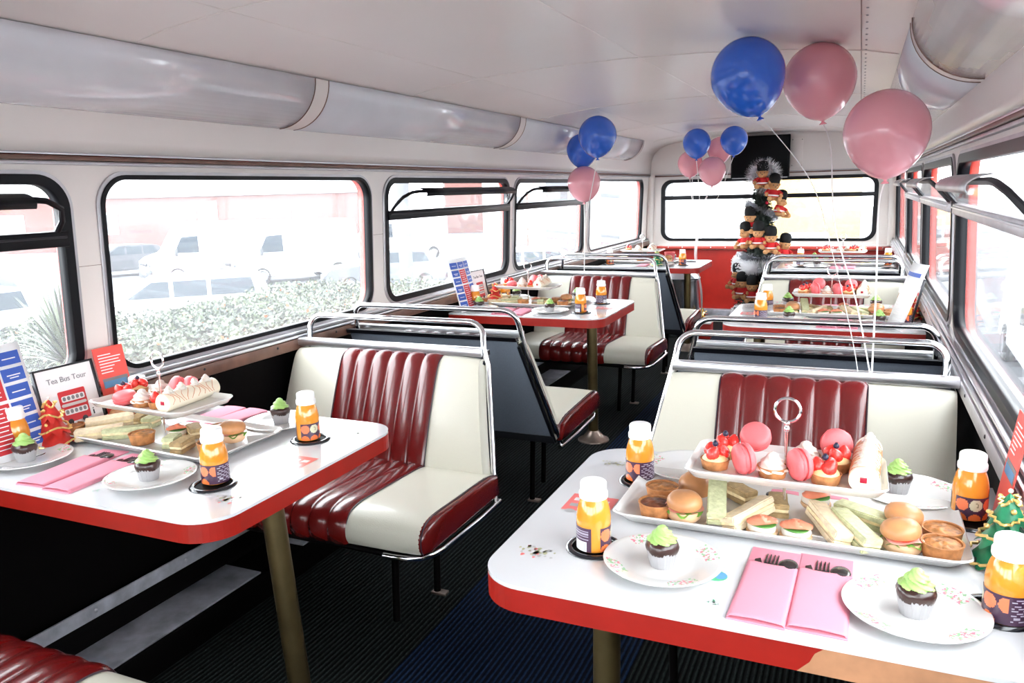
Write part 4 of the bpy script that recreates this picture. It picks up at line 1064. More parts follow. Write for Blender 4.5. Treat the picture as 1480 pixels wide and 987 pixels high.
# ------------------------------------------------------------------ menu cards, framed drawings, red cards by the windows
def menu(sgn, k, v0=.015, v1=.235):
    root = thing('menu_card', 'tall white menu card with blue and red boxes against the window, %s' % TS[(sgn, k)], 'menu', (0, TY[k], 0), 0, 'menu cards by the windows')
    W = v1-v0; H = .285
    def P(a, b, h=0.):      # a across (towards rear), b up
        x = (1.045 if sgn < 0 else 1.02)+(.075 if sgn < 0 else .09)*(b/H)-(.012 if sgn < 0 else .02)*math.sin(PI*a/W)-(0 if sgn < 0 else .045*a/W)-h*.96; return Vector((sgn*x, v0+a, TZ+.003+b*.965))
    def patch(g, a0, b0, a1, b1, mname, h, n=6):
        vs = []; 
        for i in range(n+1):
            for b in (b0, b1): vs.append(P(a0+(a1-a0)*i/n, b, h))
        g.add(vs, [(2*i, 2*i+2, 2*i+3, 2*i+1) if sgn > 0 else (2*i+1, 2*i+3, 2*i+2, 2*i) for i in range(n)], mname)
    g = G(); patch(g, 0, 0, W, H, 'paper', 0, 10); o = g.build('card', root, fix=False); m = o.modifiers.new('thick', 'SOLIDIFY'); m.thickness = .0012; m.offset = 1 
    if sgn > 0:
        g = G(); patch(g, W*.1, H*.80, W*.75, H*.86, 'blue_print', .0008); q = random.Random(4)
        for i in range(14): patch(g, W*.12, H*.70-i*H*.045, W*(.5+q.random()*.35), H*.712-i*H*.045, 'print_pale', .0008)
        g.build('printing', root, smooth=0); root['label'] = 'tall white menu card leaning at the window, second right table'; return
    g = G(); cw = W*.29; q = random.Random(4)
    xs = [W*.04, W*.355, W*.67]
    for r in range(6):
        b1 = H*.93-r*H*.148; b0 = b1-H*.118
        for ci, x in enumerate(xs):
            if ci == 1 and r > 0: continue
            patch(g, x, b0, x+cw, b1, 'blue_print', .0008)
            patch(g, x+cw*.2, b0+H*.05, x+cw*.8, b0+H*.06, 'paper', .0012, 3)
            if (r+ci) % 2: patch(g, x+cw*.3, b0+H*.028, x+cw*.7, b0+H*.037, 'paper', .0012, 3)
    for b0, b1 in ((H*.52, H*.782), (H*.07, H*.49)):
        patch(g, xs[1], b0, xs[1]+cw, b1, 'red_print', .0008)
        nb = int((b1-b0)/.011)
        for i in range(nb):
            a = q.uniform(.05, .2); patch(g, xs[1]+cw*a, b1-.011-i*.0108, xs[1]+cw*(1-q.uniform(.1, .35)), b1-.0085-i*.0108, 'paper', .0012, 3)
    g.build('printing', root, smooth=0)
def framed(sgn, k, v0=.252, W=.178):
    root = thing('picture_frame', 'thin black frame with a child-like drawing of a red bus, %s' % TS[(sgn, k)], 'picture frame', (0, TY[k], 0), 0, 'framed bus drawings by the windows')
    H = .195; yawm = .10 if sgn < 0 else 0
    ux = Vector((0, 1, 0)); up = Vector((sgn*.20, 0, .98)).normalized(); nn = Vector((-sgn, 0, .2)).normalized()
    o0 = Vector((sgn*1.075, v0, TZ+.002))
    M = Matrix((ux*1, up, nn)).transposed().to_4x4(); M.translation = o0
    if sgn < 0: pass
    else:
        ux = Vector((0, -1, 0)); M = Matrix((ux, up, nn)).transposed().to_4x4(); M.translation = o0+Vector((0, W, 0))
    g = G(); b = .006
    for c, d in (((W/2, b/2, 0), (W, b, .010)), ((W/2, H-b/2, 0), (W, b, .010)), ((b/2, H/2, 0), (b, H, .010)), ((W-b/2, H/2, 0), (b, H, .010))): g.box(c, d, 'frame_black', .001, M)
    g.build('frame', root, fix=True)
    g = G(); g.box((W/2, H/2, -.002), (W-b, H-b, .003), 'paper', 0, M); g.build('drawing_paper', root, fix=True)
    g = G()
    def pr_(x0, y0, x1, y1, m_, h): g.prism(rrect(x0, y0, x1, y1, .004, 3), .0005, .0005+h, m_, M)
    pr_(.055, .040, .135, .125, 'red_print', .0006)
    for r, yy in enumerate((.098, .062)):
        pr_(.062, yy-.003, .130, yy+.013, 'paper', .0009)
        for i in range(5): pr_(.065+i*.013, yy, .074+i*.013, yy+.011, 'grey_print', .0012)
    pr_(.058, .082, .132, .090, 'print_pale', .0010)
    for x in (.072, .115): g.lathe([(0, 0), (.008, 0), (.008, .0016), (0, .0016)], 'frame_black', 14, M @ Tm((x, .040, .0005)))
    g.box((.145, .05, .001), (.003, .012, .0012), 'frame_black', 0, M); g.ball((.145, .06, .001), (.002, .002, .0008), 'frame_black', 6, M)
    g.build('bus_drawing', root, smooth=0, fix=True)
    text_mesh('Tea Bus Tour', .021, 'grey_print', 'lettering', root, M @ Tm((W*.52, .150, .0008)))
def redcard(sgn, k, v0=.448):
    root = thing('red_card', 'small red card with white lines and a blue picture, %s' % TS[(sgn, k)], 'card', (0, TY[k], 0), 0, 'red cards by the windows')
    W = .098; H = .215
    ux = Vector((0, 1, 0)) if sgn < 0 else Vector((0, -1, 0)); up = Vector((sgn*.13, -.04, .98)).normalized(); nn = ux.cross(up)
    M = Matrix((ux, up, nn)).transposed().to_4x4(); M.translation = Vector((sgn*1.09, v0 if sgn < 0 else v0+W, TZ+.002))
    g = G(); g.box((W/2, H/2, 0), (W, H, .002), 'red_card', 0, M); g.build('card', root, fix=True, smooth=0)
    g = G(); q = random.Random(6)
    for i, ln in enumerate((.45, .78, .70, .74, .5, .4, .42)): g.box((W*.12+W*ln/2*.95, H*.90-i*.0085, .0012), (W*ln*.95, .0028, .0006), 'paper', 0, M)
    g.box((W*.52, H*.52, .0012), (W*.84, .028, .0006), 'grey_print', 0, M); g.box((W*.50, H*.505, .0016), (W*.76, .018, .0006), 'sky_print', 0, M)
    g.build('printing', root, fix=True, smooth=0)
for sgn in (-1, 1):
    for k in (0, 1):
        if (sgn, k) != (1, 0): menu(sgn, k); framed(sgn, k)
        if k == 0: redcard(sgn, k)
# felt tree ornaments
def felt_tree(mname):
    def f():
        root = empty('tree_ornament'); H = .125
        g = G()
        for z0, r0, h in ((.008, .050, .055), (.038, .040, .052), (.072, .028, .053)):
            def fn(u, v, z0=z0, r0=r0, h=h):
                a = 2*PI*u; r = r0*(1-v)**.85*(1+.13*math.cos(a*8+z0*60)*(1-v)); zz = z0+h*v-.006*math.cos(a*8+z0*60)*(1-v)
                return Vector((r*math.cos(a), r*math.sin(a), zz))
            g.grid(fn, 64, 8, mname)
        g.lathe([(0, 0), (.02, 0), (.018, .012), (0, .014)], mname, 16)
        g.build('felt_cone', root, smooth=70)
        g = G()
        for z, r in ((.012, .050), (.050, .0385), (.085, .026), (.112, .012)):
            g.tube([((r+.002+.0035*math.sin(a*.7*4))*math.cos(2*PI*a/40), (r+.002+.0035*math.sin(a*.7*4))*math.sin(2*PI*a/40), z+.006*math.sin(2*PI*a/40*3+z*50)) for a in range(40)], .0026, 'gold', 6, closed=True)
        g.build('gold_trim', root)
        g = G()
        for a, z, r in ((4.3, .035, .047), (5.3, .066, .036), (3.6, .07, .034), (4.9, .10, .020)): g.ball((r*math.cos(a), r*math.sin(a), z), .0045, 'gold', 10)
        g.ball((0, 0, .128), .004, 'whipped', 8); g.build('bauble', root)
        return root
    return f
place('ft_red', felt_tree('felt_red'), (-1.055, TY[0]+.25, TZ), 0, 'small red felt tree ornament with gold trim, nearest left table', 'ornament', 'felt tree ornaments')
place('ft_green', felt_tree('felt_green'), (1.082, TY[0]+.345, TZ), 0, 'small green felt tree ornament with gold trim, nearest right table', 'ornament', 'felt tree ornaments')
place('ft_red', None, (-1.0, TY[1]+.34, TZ), 1, 'small red felt tree ornament beside the framed drawing, second left table', 'ornament', 'felt tree ornaments')
place('ft_red', None, (1.075, TY[1]+.36, TZ), 1, 'small red felt tree ornament in front of the menu, second right table', 'ornament', 'felt tree ornaments')
place('ft_green', None, (-.63, TY[2]+.10, TZ), 1, 'small green felt tree ornament, rear left table', 'ornament', 'felt tree ornaments')
# red tub on the rear left table and the steel urn under it
g = G(); g.lathe([(0, 0), (.035, 0), (.045, .075), (.047, .078), (.042, .076), (.033, .005)], 'macaron', 28); o = g.build('tub', loc=(-.62, TY[2]+.52, TZ), smooth=50); tag(o, 'small round pinkish red tub, rear left table', 'tub')
u = thing('steel_urn', 'brushed steel drum standing under the rear left table beside its leg', 'urn', (-.62, TY[2]+.95, 0))
g = G(); g.lathe([(0, 0), (.17, 0), (.175, .02), (.175, .5), (.18, .52), (.165, .53)], 'steel', 36); g.build('drum', u, smooth=40)
g = G(); g.lathe([(.18, .52), (.185, .53), (.12, .58), (.02, .60), (0, .60)], 'steel', 36); g.build('lid', u, smooth=40)
g = G(); g.tube([(.05, 0, .59), (.04, 0, .62), (-.04, 0, .62), (-.05, 0, .59)], .006, 'black_plastic', 8); g.build('handle', u)

# ------------------------------------------------------------------ balloons
def balloon(name, mname, c, D, ribbon, label, group, tilt=(0, 0)):
    root = thing(name, label, 'balloon', (0, 0, 0), 0, group)
    R = D/2; N = 24; prof = []
    for i in range(N+1):
        t = PI*i/N; r = math.sin(t); z = -math.cos(t)
        if z < 0: r *= 1-.13*(-z)**1.5; z *= 1.16
        prof.append((max(0, R*r), R*z))
    prof[0] = (.006, R*-1.17); T = Tm(c, (tilt[0], tilt[1], 0))
    g = G(); g.lathe(prof, mname, 48, T); g.build('balloon_body', root, smooth=80)
    g = G(); g.lathe([(.0, -R*1.16), (.006, -R*1.17), (.004, -R*1.20), (.010, -R*1.245), (.013, -R*1.27), (.008, -R*1.262), (0, -R*1.24)], mname, 16, T); g.build('knot', root)
    k = T @ Vector((0, 0, -R*1.21))
    if ribbon:
        pts = [k]+[Vector(p) for p in ribbon]
        # smooth through the points
        out = []
        for i in range(len(pts)-1):
            p0, p1, p2, p3 = pts[max(i-1, 0)], pts[i], pts[i+1], pts[min(i+2, len(pts)-1)]
            for j in range(8):
                f = j/8; out.append(.5*((2*p1)+(p2-p0)*f+(2*p0-5*p1+4*p2-p3)*f*f+(3*p1-p0-3*p2+p3)*f**3))
        out.append(pts[-1])
        g = G(); g.tube(out, .0026, 'ribbon', 6, flat=.35); g.build('ribbon', root)
    return root
BG = 'blue balloons'; PG = 'pink balloons'
balloon('blue_balloon', 'balloon_blue', (.488, 2.70, 1.678), .232, [(.57, 2.74, 1.50), (.70, 2.62, 1.33), (.775, 2.46, 1.12), (.835, 2.41, .90), (.857, 2.385, .80)], 'largest-looking blue balloon against the ceiling over the aisle', BG, (0, -.30))
balloon('pink_balloon', 'balloon_pink', (.693, 2.90, 1.672), .232, [(.74, 2.86, 1.44), (.77, 2.66, 1.20), (.84, 2.46, 1.0), (.888, 2.385, .80)], 'pink balloon beside the largest blue balloon against the ceiling', PG, (0, -.12))
balloon('pink_balloon', 'balloon_pink', (.90, 2.70, 1.482), .246, [(.89, 2.66, 1.25), (.893, 2.52, 1.05), (.893, 2.385, .80)], 'large pink balloon near the right windows, lowest of the front trio', PG, (.05, -.03))
balloon('blue_balloon', 'balloon_blue', (-.643, 4.70, 1.654), .232, [(-.68, 4.75, 1.42), (-.79, 4.90, 1.10), (-.81, 4.92, .80)], 'blue balloon near the left coving, highest of that bunch', BG)
balloon('blue_balloon', 'balloon_blue', (-.835, 4.98, 1.588), .205, None, 'blue balloon partly hidden behind another near the left coving', BG)
balloon('pink_balloon', 'balloon_pink', (-.815, 4.95, 1.375), .215, [(-.815, 4.95, 1.10), (-.811, 4.93, .80)], 'pink balloon hanging lowest before the left windows', PG)
cl = [('blue', (-.394, 6.56, 1.680), .222, 'blue balloon on the left side of the far ceiling cluster'), ('blue', (-.109, 6.61, 1.692), .215, 'blue balloon on the right side of the far ceiling cluster'),
      ('pink', (-.305, 6.79, 1.462), .225, 'pink balloon hanging lowest in the far cluster'), ('pink', (-.515, 6.92, 1.530), .210, 'pink balloon on the left of the far cluster'),
      ('pink', (-.285, 7.03, 1.640), .210, 'pink balloon behind the blue pair in the far cluster'), ('blue', (-.500, 6.95, 1.712), .17, 'blue balloon mostly hidden behind the far cluster')]
for i, (c_, p, D, lb) in enumerate(cl):
    kx = p[0]; rb = [(kx*.5-.22, 6.85, 1.22), (-.445+.012*i, 6.86, 1.12), (-.43+.008*math.sin(i*2), 6.87, .95), (-.445+.01*math.sin(i), 6.88, .72), (-.40+.012*math.sin(i*3), 6.90, .45), (-.405, 6.99, .13)]
    balloon(c_+'_balloon', 'balloon_'+c_, p, D, rb, lb, BG if c_ == 'blue' else PG)
# gold foil bow that weighs the far cluster down, and the box under it
g = G(); q = random.Random(9)
for i in range(46):
    a = q.uniform(0, 2*PI); e = q.uniform(-.5, 1.4); d = Vector((math.cos(a)*math.cos(e), math.sin(a)*math.cos(e), math.sin(e))); sd = d.cross(Vector((0, 0, 1))).normalized()*.007
    b_ = d*.02; t_ = d*q.uniform(.045, .06); g.add([b_-sd, b_+sd, t_+sd*1.4, t_-sd*1.4], [(0, 1, 2, 3)], 'gold_foil')
g.ball((0, 0, 0), .03, 'gold_foil', 8); o = g.build('foil_bow', loc=(-.405, 7.0, .205), smooth=0); tag(o, 'crinkled gold foil bow weighing down the far balloon ribbons', 'bow')
g = G(); g.box((0, 0, .07), (.15, .15, .135), 'red_vinyl', .004); g.box((0, 0, .142), (.156, .156, .012), 'white_box', .002); o = g.build('gift_box', loc=(-.39, 6.99, .0)); tag(o, 'small red box with a white lid on the aisle floor under the gold bow', 'box')

# ------------------------------------------------------------------ teddy tree
TX, TYY = .085, 6.88
tr = thing('teddy_tree', 'narrow dark fir tree wound with tinsel and carrying guardsman teddies', 'christmas tree', (TX, TYY, 0))
g = G(); g.cyl((0, 0, 0), (0, 0, 1.36), .012, 'bark', 8); g.lathe([(0, 0), (.12, 0), (.11, .02), (.03, .05), (0, .06)], 'dark_metal', 20); g.build('trunk', tr)
g = G(); q = random.Random(21)
for i in range(9000):
    t = q.random()**1.15; z = .12+1.28*t; rr = (.17*(1-t)+.045)*q.uniform(.25, 1.); a = q.uniform(0, 2*PI)
    b_ = Vector((rr*math.cos(a), rr*math.sin(a), z)); d = Vector((math.cos(a)+q.uniform(-.5, .5), math.sin(a)+q.uniform(-.5, .5), q.uniform(-.5, .5))).normalized(); sd = d.orthogonal().normalized()*.0042
    L = q.uniform(.02, .042); g.add([b_-sd, b_+sd, b_+d*L], [(0, 1, 2)], 'fir')
def core(u, v):
    a = 2*PI*u; r = (.125*(1-v)+.03)*(1+.25*math.sin(a*5+v*22)*math.sin(v*31)); return Vector((r*math.cos(a), r*math.sin(a), .10+1.26*v))
g.grid(core, 30, 40, 'fir'); g.build('branches', tr, smooth=0)
def tinsel(name, path, R, dens, mname, parent, seed, w=.0055):
    g = G(); q = random.Random(seed); path = [Vector(p) for p in path]
    for i in range(len(path)-1):
        seg = path[i+1]-path[i]; n = max(2, int(seg.length*dens*1.6))
        for j in range(n):
            p = path[i]+seg*q.random(); a = q.uniform(0, 2*PI); ax = seg.normalized(); o1 = ax.orthogonal().normalized(); o2 = ax.cross(o1)
            d = (o1*math.cos(a)+o2*math.sin(a)+ax*q.uniform(-.4, .4)).normalized(); sd = d.cross(ax).normalized()*w; L = R*q.uniform(.7, 1.1)
            g.add([p-sd, p+sd, p+d*L+sd*.5, p+d*L-sd*.5], [(0, 1, 2, 3)], mname)
    if mname == 'tinsel_white': g.tube(path, R*.12, mname, 6)
    return g.build(name, parent, smooth=0)
tinsel('tinsel_garland', [(.022+.085*math.cos(PI*2*a/24), -.06, 1.40+.085*math.sin(PI*2*a/24)) for a in range(25)], .075, 2300, 'tinsel_white', tr, 1)
def helix(z0, z1, turns, r0, r1, a0): return [((r0+(r1-r0)*i/60)*math.cos(a0+turns*2*PI*i/60), (r0+(r1-r0)*i/60)*math.sin(a0+turns*2*PI*i/60), z0+(z1-z0)*i/60) for i in range(61)]
tinsel('tinsel_garland', helix(.64, .70, 1.15, .155, .15, 2.9), .075, 3000, 'tinsel_white', tr, 2)
tinsel('tinsel_garland', helix(.20, .26, 1.15, .15, .15, 2.9), .075, 2300, 'tinsel_white', tr, 3)
tinsel('silver_garland', helix(1.18, .98, .9, .10, .13, 3.4), .035, 1100, 'tinsel_silver', tr, 4, .005)
tinsel('silver_garland', helix(.76, .72, .5, .16, .18, 3.4), .035, 900, 'tinsel_silver', tr, 5, .005)
g = G()
for i in range(14):
    a = q.uniform(PI*.9, PI*2.1); t = q.uniform(.1, .9); rr = .17*(1-t)+.06; g.ball((rr*math.cos(a), rr*math.sin(a), .2+1.1*t), .014, 'jam', 10)
g.build('bauble', tr)
def fused(bm_list, voxel):
    bm = bmesh.new()
    for c, r in bm_list:
        t = bmesh.ops.create_uvsphere(bm, u_segments=16, v_segments=12, radius=1)['verts']
        for v in t: v.co = Vector((v.co.x*r[0]+c[0], v.co.y*r[1]+c[1], v.co.z*r[2]+c[2]))
    me = bpy.data.meshes.new('body'); bm.to_mesh(me); bm.free(); o = bpy.data.objects.new('body', me); COL.objects.link(o)
    m = o.modifiers.new('fuse', 'REMESH'); m.mode = 'VOXEL'; m.voxel_size = voxel; m.use_smooth_shade = True
    m2 = o.modifiers.new('sm', 'SMOOTH'); m2.iterations = 4; m2.factor = .5
    me2 = bpy.data.meshes.new_from_object(o.evaluated_get(bpy.context.evaluated_depsgraph_get())); bpy.data.objects.remove(o); bpy.data.meshes.remove(me)
    return me2
def teddy():
    root = empty('teddy_bear')     # sits at z 0, looks towards -y, about 0.19 tall with its hat
    S = [((0, 0, .042), (.030, .026, .036)), ((0, -.006, .100), (.031, .029, .028)), ((0, -.033, .092), (.013, .012, .010)), ((-.031, -.002, .112), (.010, .007, .010)), ((.031, -.002, .112), (.010, .007, .010)),
         ((-.034, -.008, .062), (.010, .010, .012)), ((-.041, -.020, .050), (.010, .012, .012)), ((-.044, -.032, .040), (.011, .011, .011)), ((.034, -.008, .062), (.010, .010, .012)), ((.041, -.020, .050), (.010, .012, .012)), ((.044, -.032, .040), (.011, .011, .011)),
         ((-.022, -.022, .016), (.014, .016, .013)), ((-.027, -.040, .015), (.013, .014, .013)), ((-.029, -.056, .018), (.016, .011, .017)), ((.022, -.022, .016), (.014, .016, .013)), ((.027, -.040, .015), (.013, .014, .013)), ((.029, -.056, .018), (.016, .011, .017))]
    me = fused(S, .0042); me.materials.append(MATS['fur']); me.name = 'body'; o = bpy.data.objects.new('body', me); COL.objects.link(o); o.parent = root
    g = G(); g.lathe([(.020, .028), (.0335, .032), (.0345, .048), (.0315, .064), (.022, .076), (.012, .079)], 'tunic', 24, Tm((0, 0, 0), (0, 0, 0), (1, .90, 1)))
    for s in (-1, 1): g.tube([(s*.026, -.002, .068), (s*.036, -.010, .062), (s*.043, -.021, .051)], [.0125, .0125, .0135], 'tunic', 12)
    g.build('tunic', root, smooth=60)
    g = G(); g.lathe([(.0350, .036), (.0357, .037), (.0357, .044), (.0350, .045)], 'paper', 24, Tm((0, 0, 0), (0, 0, 0), (1, .92, 1))); g.build('belt', root)
    g = G(); g.lathe([(.0245, .118), (.0310, .120), (.0345, .138), (.0335, .160), (.026, .178), (.010, .185), (0, .186)], 'hat_fur', 24, Tm((0, .002, 0)), wob=lambda a, t: 1+.03*math.sin(a*9+t*20)); g.build('bearskin_hat', root, smooth=70)
    g = G()
    for s in (-1, 1): g.ball((s*.011, -.0325, .106), .0034, 'frame_black', 8)
    g.ball((0, -.0445, .094), (.0042, .0025, .003), 'frame_black', 8); g.build('eyes_and_nose', root)
    return root
BEARS = [(.100, 6.79, 1.295, .05, 0., 'topmost teddy in a red tunic and black hat, in front of the tinsel halo'), (.180, 6.77, 1.195, .35, .1, 'teddy just below the topmost one, to its right'),
         (.225, 6.83, 1.065, 1.0, .25, 'teddy turned sideways below the two upper ones'), (.010, 6.80, .935, -.2, 0, 'teddy whose black hat stands highest in the middle tier'),
         (.088, 6.72, .815, .0, 0, 'teddy facing forward in the centre of the middle tier'), (.190, 6.71, .775, .1, 0, 'lower teddy facing forward in the middle tier'),
         (-.010, 6.76, .810, -.7, -.1, 'teddy turned left at the left of the middle tier'), (.275, 6.78, .715, .6, .15, 'teddy at the right end of the middle tier'),
         (-.075, 6.78, .470, -.9, 0, 'teddy turned left and highest in the bottom tier'), (-.030, 6.71, .400, -.15, 0, 'teddy on the left of the bottom tier'), (.055, 6.69, .375, .1, 0, 'teddy in the centre of the bottom tier'), (.150, 6.72, .400, .4, 0, 'teddy on the right of the bottom tier, partly hidden')]
for x, y, z, rz, ry, lb in BEARS:
    o = place('teddy', teddy, (x, y, z), (0, ry, rz), lb, 'teddy bear', 'guardsman teddies on the tree'); o.scale = (1.34, 1.34, 1.24)
    s = .0
# screen on the rear bulkhead
t = thing('wall_screen', 'black flat screen mounted high on the rear wall behind the tree', 'screen', (-.045, 7.88, 1.593))
g = G(); g.box((0, 0, 0), (.53, .05, .385), 'screen', .006); g.build('casing', t)
g = G(); g.box((0, -.026, .006), (.50, .002, .345), 'screen', 0); g.build('display', t)
g = G(); g.box((0, .045, 0), (.12, .06, .12), 'dark_metal', .003); g.build('bracket', t)
g = G(); g.box((0, -.02, -.196), (.50, .03, .008), 'alu_dull', .002); g.build('lower_trim', t)
g = G(); g.box((0, 0, 0), (.10, .008, .26), 'cream_paint', .003); 
for sx in (-1, 1):
    for sz in (-1, 1): g.ball((sx*.042, -.005, sz*.118), (.004, .002, .004), 'dark_metal', 8)
o = g.build('wall_plate', loc=(.275, YB-.006, 1.62)); tag(o, 'cream screwed plate on the rear wall right of the screen', 'wall plate')
# ------------------------------------------------------------------ outside
GZ = -2.1
g = G(); g.box((0, 20, GZ-.1), (240, 200, .2), 'asphalt'); tag(g.build('ground', smooth=0), kind='structure')
def vehicle(name, label, cat, loc, rz, body, L, W, prof, wins, wheels, wr, group=None, extra=None):
    """prof: side outline (x along, z) ; wins: side windows ; front is +x"""
    root = thing(name, label, cat, loc, rz, group)
    def skin(u_in): return u_in
    g = G(); n = len(prof); zt = max(z for x, z in prof)
    def wy(z): return W/2*(1-.12*max(0, (z-zt*.52)/(zt*.48))**1.3)
    lays = []
    for s, k in ((-1, .90), (-1, 1.), (1, 1.), (1, .90)):
        cx = L/2; cz = zt*.45
        lays.append([Vector(((x-cx)*(1 if k == 1 else .985), s*(wy(z)-(0 if k == 1. else -.0)) if k == 1 else s*(wy(z)+.0)*.0+s*(wy(z)), z if k == 1 else cz+(z-cz)*.985)) for x, z in prof])
    A = [Vector((x-L/2, -wy(z), z)) for x, z in prof]; B = [Vector((x-L/2, wy(z), z)) for x, z in prof]
    bm = bmesh.new(); va = [bm.verts.new(p) for p in A]; vb = [bm.verts.new(p) for p in B]
    bm.faces.new(va); bm.faces.new(list(reversed(vb)))
    for i in range(n): bm.faces.new((va[i], vb[i], vb[(i+1) % n], va[(i+1) % n]))
    bmesh.ops.recalc_face_normals(bm, faces=bm.faces)
    bmesh.ops.bevel(bm, geom=[e for e in bm.edges], offset=.05, segments=2, affect='EDGES', clamp_overlap=True)
    g.bm(bm, body); g.build('body', root, smooth=50, fix=True)
    for poly in wins:
        g = G()
        for s in (-1, 1):
            vs = [Vector((x-L/2, s*(wy(z)+.006), z)) for x, z in poly]; vs2 = [v-Vector((0, s*.03, 0)) for v in vs]; m_ = len(vs)
            g.add(vs+vs2, [tuple(range(m_)), tuple(range(2*m_-1, m_-1, -1))]+[(i, (i+1) % m_, m_+(i+1) % m_, m_+i) for i in range(m_)], 'car_glass')
        g.build('side_window', root, smooth=0, fix=True)
    if extra: extra(root, L, W, wy)
    for x in wheels:
        for s in (-1, 1):
            g = G(); T = Tm((x-L/2, s*(W/2-.09), wr), (PI/2, 0, 0))
            g.lathe([(0, -.10), (wr*.62, -.10), (wr*.66, -.085), (wr*.95, -.10), (wr, -.06), (wr, .06), (wr*.95, .10), (wr*.66, .085), (wr*.62, .10), (0, .10)], 'tyre', 24, T)
            g.lathe([(0, -.105), (wr*.58, -.108)], 'steel', 16, T); g.lathe([(0, .105), (wr*.58, .108)], 'steel', 16, T)
            g.build('wheel', root, smooth=40)
    return root
def van_extra(root, L, W, wy):
    g = G(); g.add([(L/2-.95, -.80, 1.28), (L/2-.95, .80, 1.28), (L/2-1.47, .74, 1.98), (L/2-1.47, -.74, 1.98)], [(0, 1, 2, 3)], 'car_glass'); 
    o = g.build('windscreen', root, smooth=0); o.location = (.035, 0, .02)
    g = G(); g.box((L/2-.02, 0, .50), (.14, W*.96, .42), 'bumper', .06); g.build('front_bumper', root)
    g = G(); g.box((L/2+.01, 0, .88), (.06, .7, .14), 'dark_metal', .02); g.build('radiator_grille', root)
    for s in (-1, 1):
        g = G(); g.box((L/2-.10, s*.72, .90), (.25, .34, .22), 'car_silver', .05); g.build('headlamp', root)
        g = G(); g.box((L/2-1.0, s*(W/2+.12), 1.35), (.10, .16, .30), 'bumper', .03); g.build('wing_mirror', root)
    g = G(); g.box((L/2+.055, 0, .52), (.01, .52, .11), 'white_wall', 0); g.build('number_plate', root)
VP_ = [(.0, .35), (.0, 2.35), (.12, 2.50), (3.45, 2.52), (3.9, 2.30), (4.45, 1.32), (5.15, 1.10), (5.30, .85), (5.30, .35)]
VW = [[(3.35, 1.30), (4.35, 1.32), (4.0, 1.95), (3.35, 1.98)]]
def car_extra(root, L, W, wy):
    g = G(); g.box((L/2, 0, .48), (.12, W*.94, .26), 'bumper', .05); g.box((-L/2, 0, .48), (.12, W*.94, .26), 'bumper', .05); g.build('bumpers', root)
    for s in (-1, 1):
        g = G(); g.box((L/2-.08, s*.62, .68), (.2, .32, .14), 'steel', .04); g.build('headlamp', root)
    g = G(); g.box((L/2+.06, 0, .50), (.01, .5, .11), 'yellow_wall'); g.build('number_plate', root)
CP = [(.0, .28), (.0, .85), (.25, 1.02), (.55, 1.38), (1.2, 1.46), (2.4, 1.46), (3.15, 1.02), (4.2, .86), (4.40, .60), (4.40, .28)]
CW = [[(.62, 1.02), (1.30, 1.02), (1.30, 1.38), (.80, 1.36)], [(1.38, 1.02), (2.05, 1.02), (2.05, 1.38), (1.38, 1.38)], [(2.13, 1.02), (2.95, 1.02), (2.42, 1.38), (2.13, 1.38)]]
EP = [(.0, .28), (.0, 1.0), (.15, 1.45), (.6, 1.52), (2.9, 1.50), (3.65, 1.05), (4.65, .90), (4.85, .62), (4.85, .28)]
EW = [[(.35, 1.02), (1.45, 1.02), (1.45, 1.42), (.45, 1.42)], [(1.55, 1.02), (2.35, 1.02), (2.35, 1.42), (1.55, 1.42)], [(2.45, 1.02), (3.45, 1.02), (2.85, 1.42), (2.45, 1.42)]]
vehicle('white_van', 'white high-roofed van seen from its front corner in the car park', 'van', (-24.8, 25.8, GZ), D2(-118), 'van_white', 5.3, 1.95, VP_, VW, (1.0, 4.3), .36, 'parked vans', van_extra)
vehicle('white_van', 'white van parked behind the other one, only its door window dark', 'van', (-20.9, 26.4, GZ), D2(-118), 'van_white', 5.3, 1.95, VP_, VW, (1.0, 4.3), .36, 'parked vans', van_extra)
vehicle('white_van', 'white van farthest right in the car park beyond the widest window', 'van', (-21.4, 35.5, GZ), D2(-120), 'van_white', 5.3, 1.95, VP_, VW, (1.0, 4.3), .36, 'parked vans', van_extra)
vehicle('parked_car', 'dark car left of the white van in the car park', 'car', (-31.2, 26.5, GZ), D2(-112), 'car_dark', 4.4, 1.75, CP, CW, (.8, 3.5), .31, 'parked cars', car_extra)
vehicle('parked_car', 'white estate car close behind the hedge', 'car', (-15.7, 15.2, GZ), D2(-135), 'van_white', 4.85, 1.8, EP, EW, (.9, 3.9), .32, 'parked cars', car_extra)
vehicle('parked_car', 'pale silver car beyond the hedge at the right of the widest window', 'car', (-15.2, 24.6, GZ), D2(-140), 'car_silver', 4.4, 1.75, CP, CW, (.8, 3.5), .31, 'parked cars', car_extra)
vehicle('parked_car', 'white estate car behind the spiky plant', 'car', (-18.4, 10.4, GZ), D2(-95), 'van_white', 4.85, 1.8, EP, EW, (.9, 3.9), .32, 'parked cars', car_extra)
vehicle('parked_car', 'silver car farther off behind the spiky plant', 'car', (-26.5, 15.5, GZ), D2(-110), 'car_silver', 4.4, 1.75, CP, CW, (.8, 3.5), .31, 'parked cars', car_extra)
vehicle('parked_car', 'white car beyond the second left window', 'car', (-10.2, 25.5, GZ), D2(-150), 'van_white', 4.4, 1.75, CP, CW, (.8, 3.5), .31, 'parked cars', car_extra)
vehicle('parked_car', 'pale silver car beyond the third left window', 'car', (-6.2, 23.5, GZ), D2(-160), 'car_silver', 4.4, 1.75, CP, CW, (.8, 3.5), .31, 'parked cars', car_extra)
vehicle('white_van', 'white van passing outside the right windows', 'van', (4.4, 15.5, GZ), D2(-92), 'van_white', 5.3, 1.95, VP_, VW, (1.0, 4.3), .36, 'parked vans', van_extra)
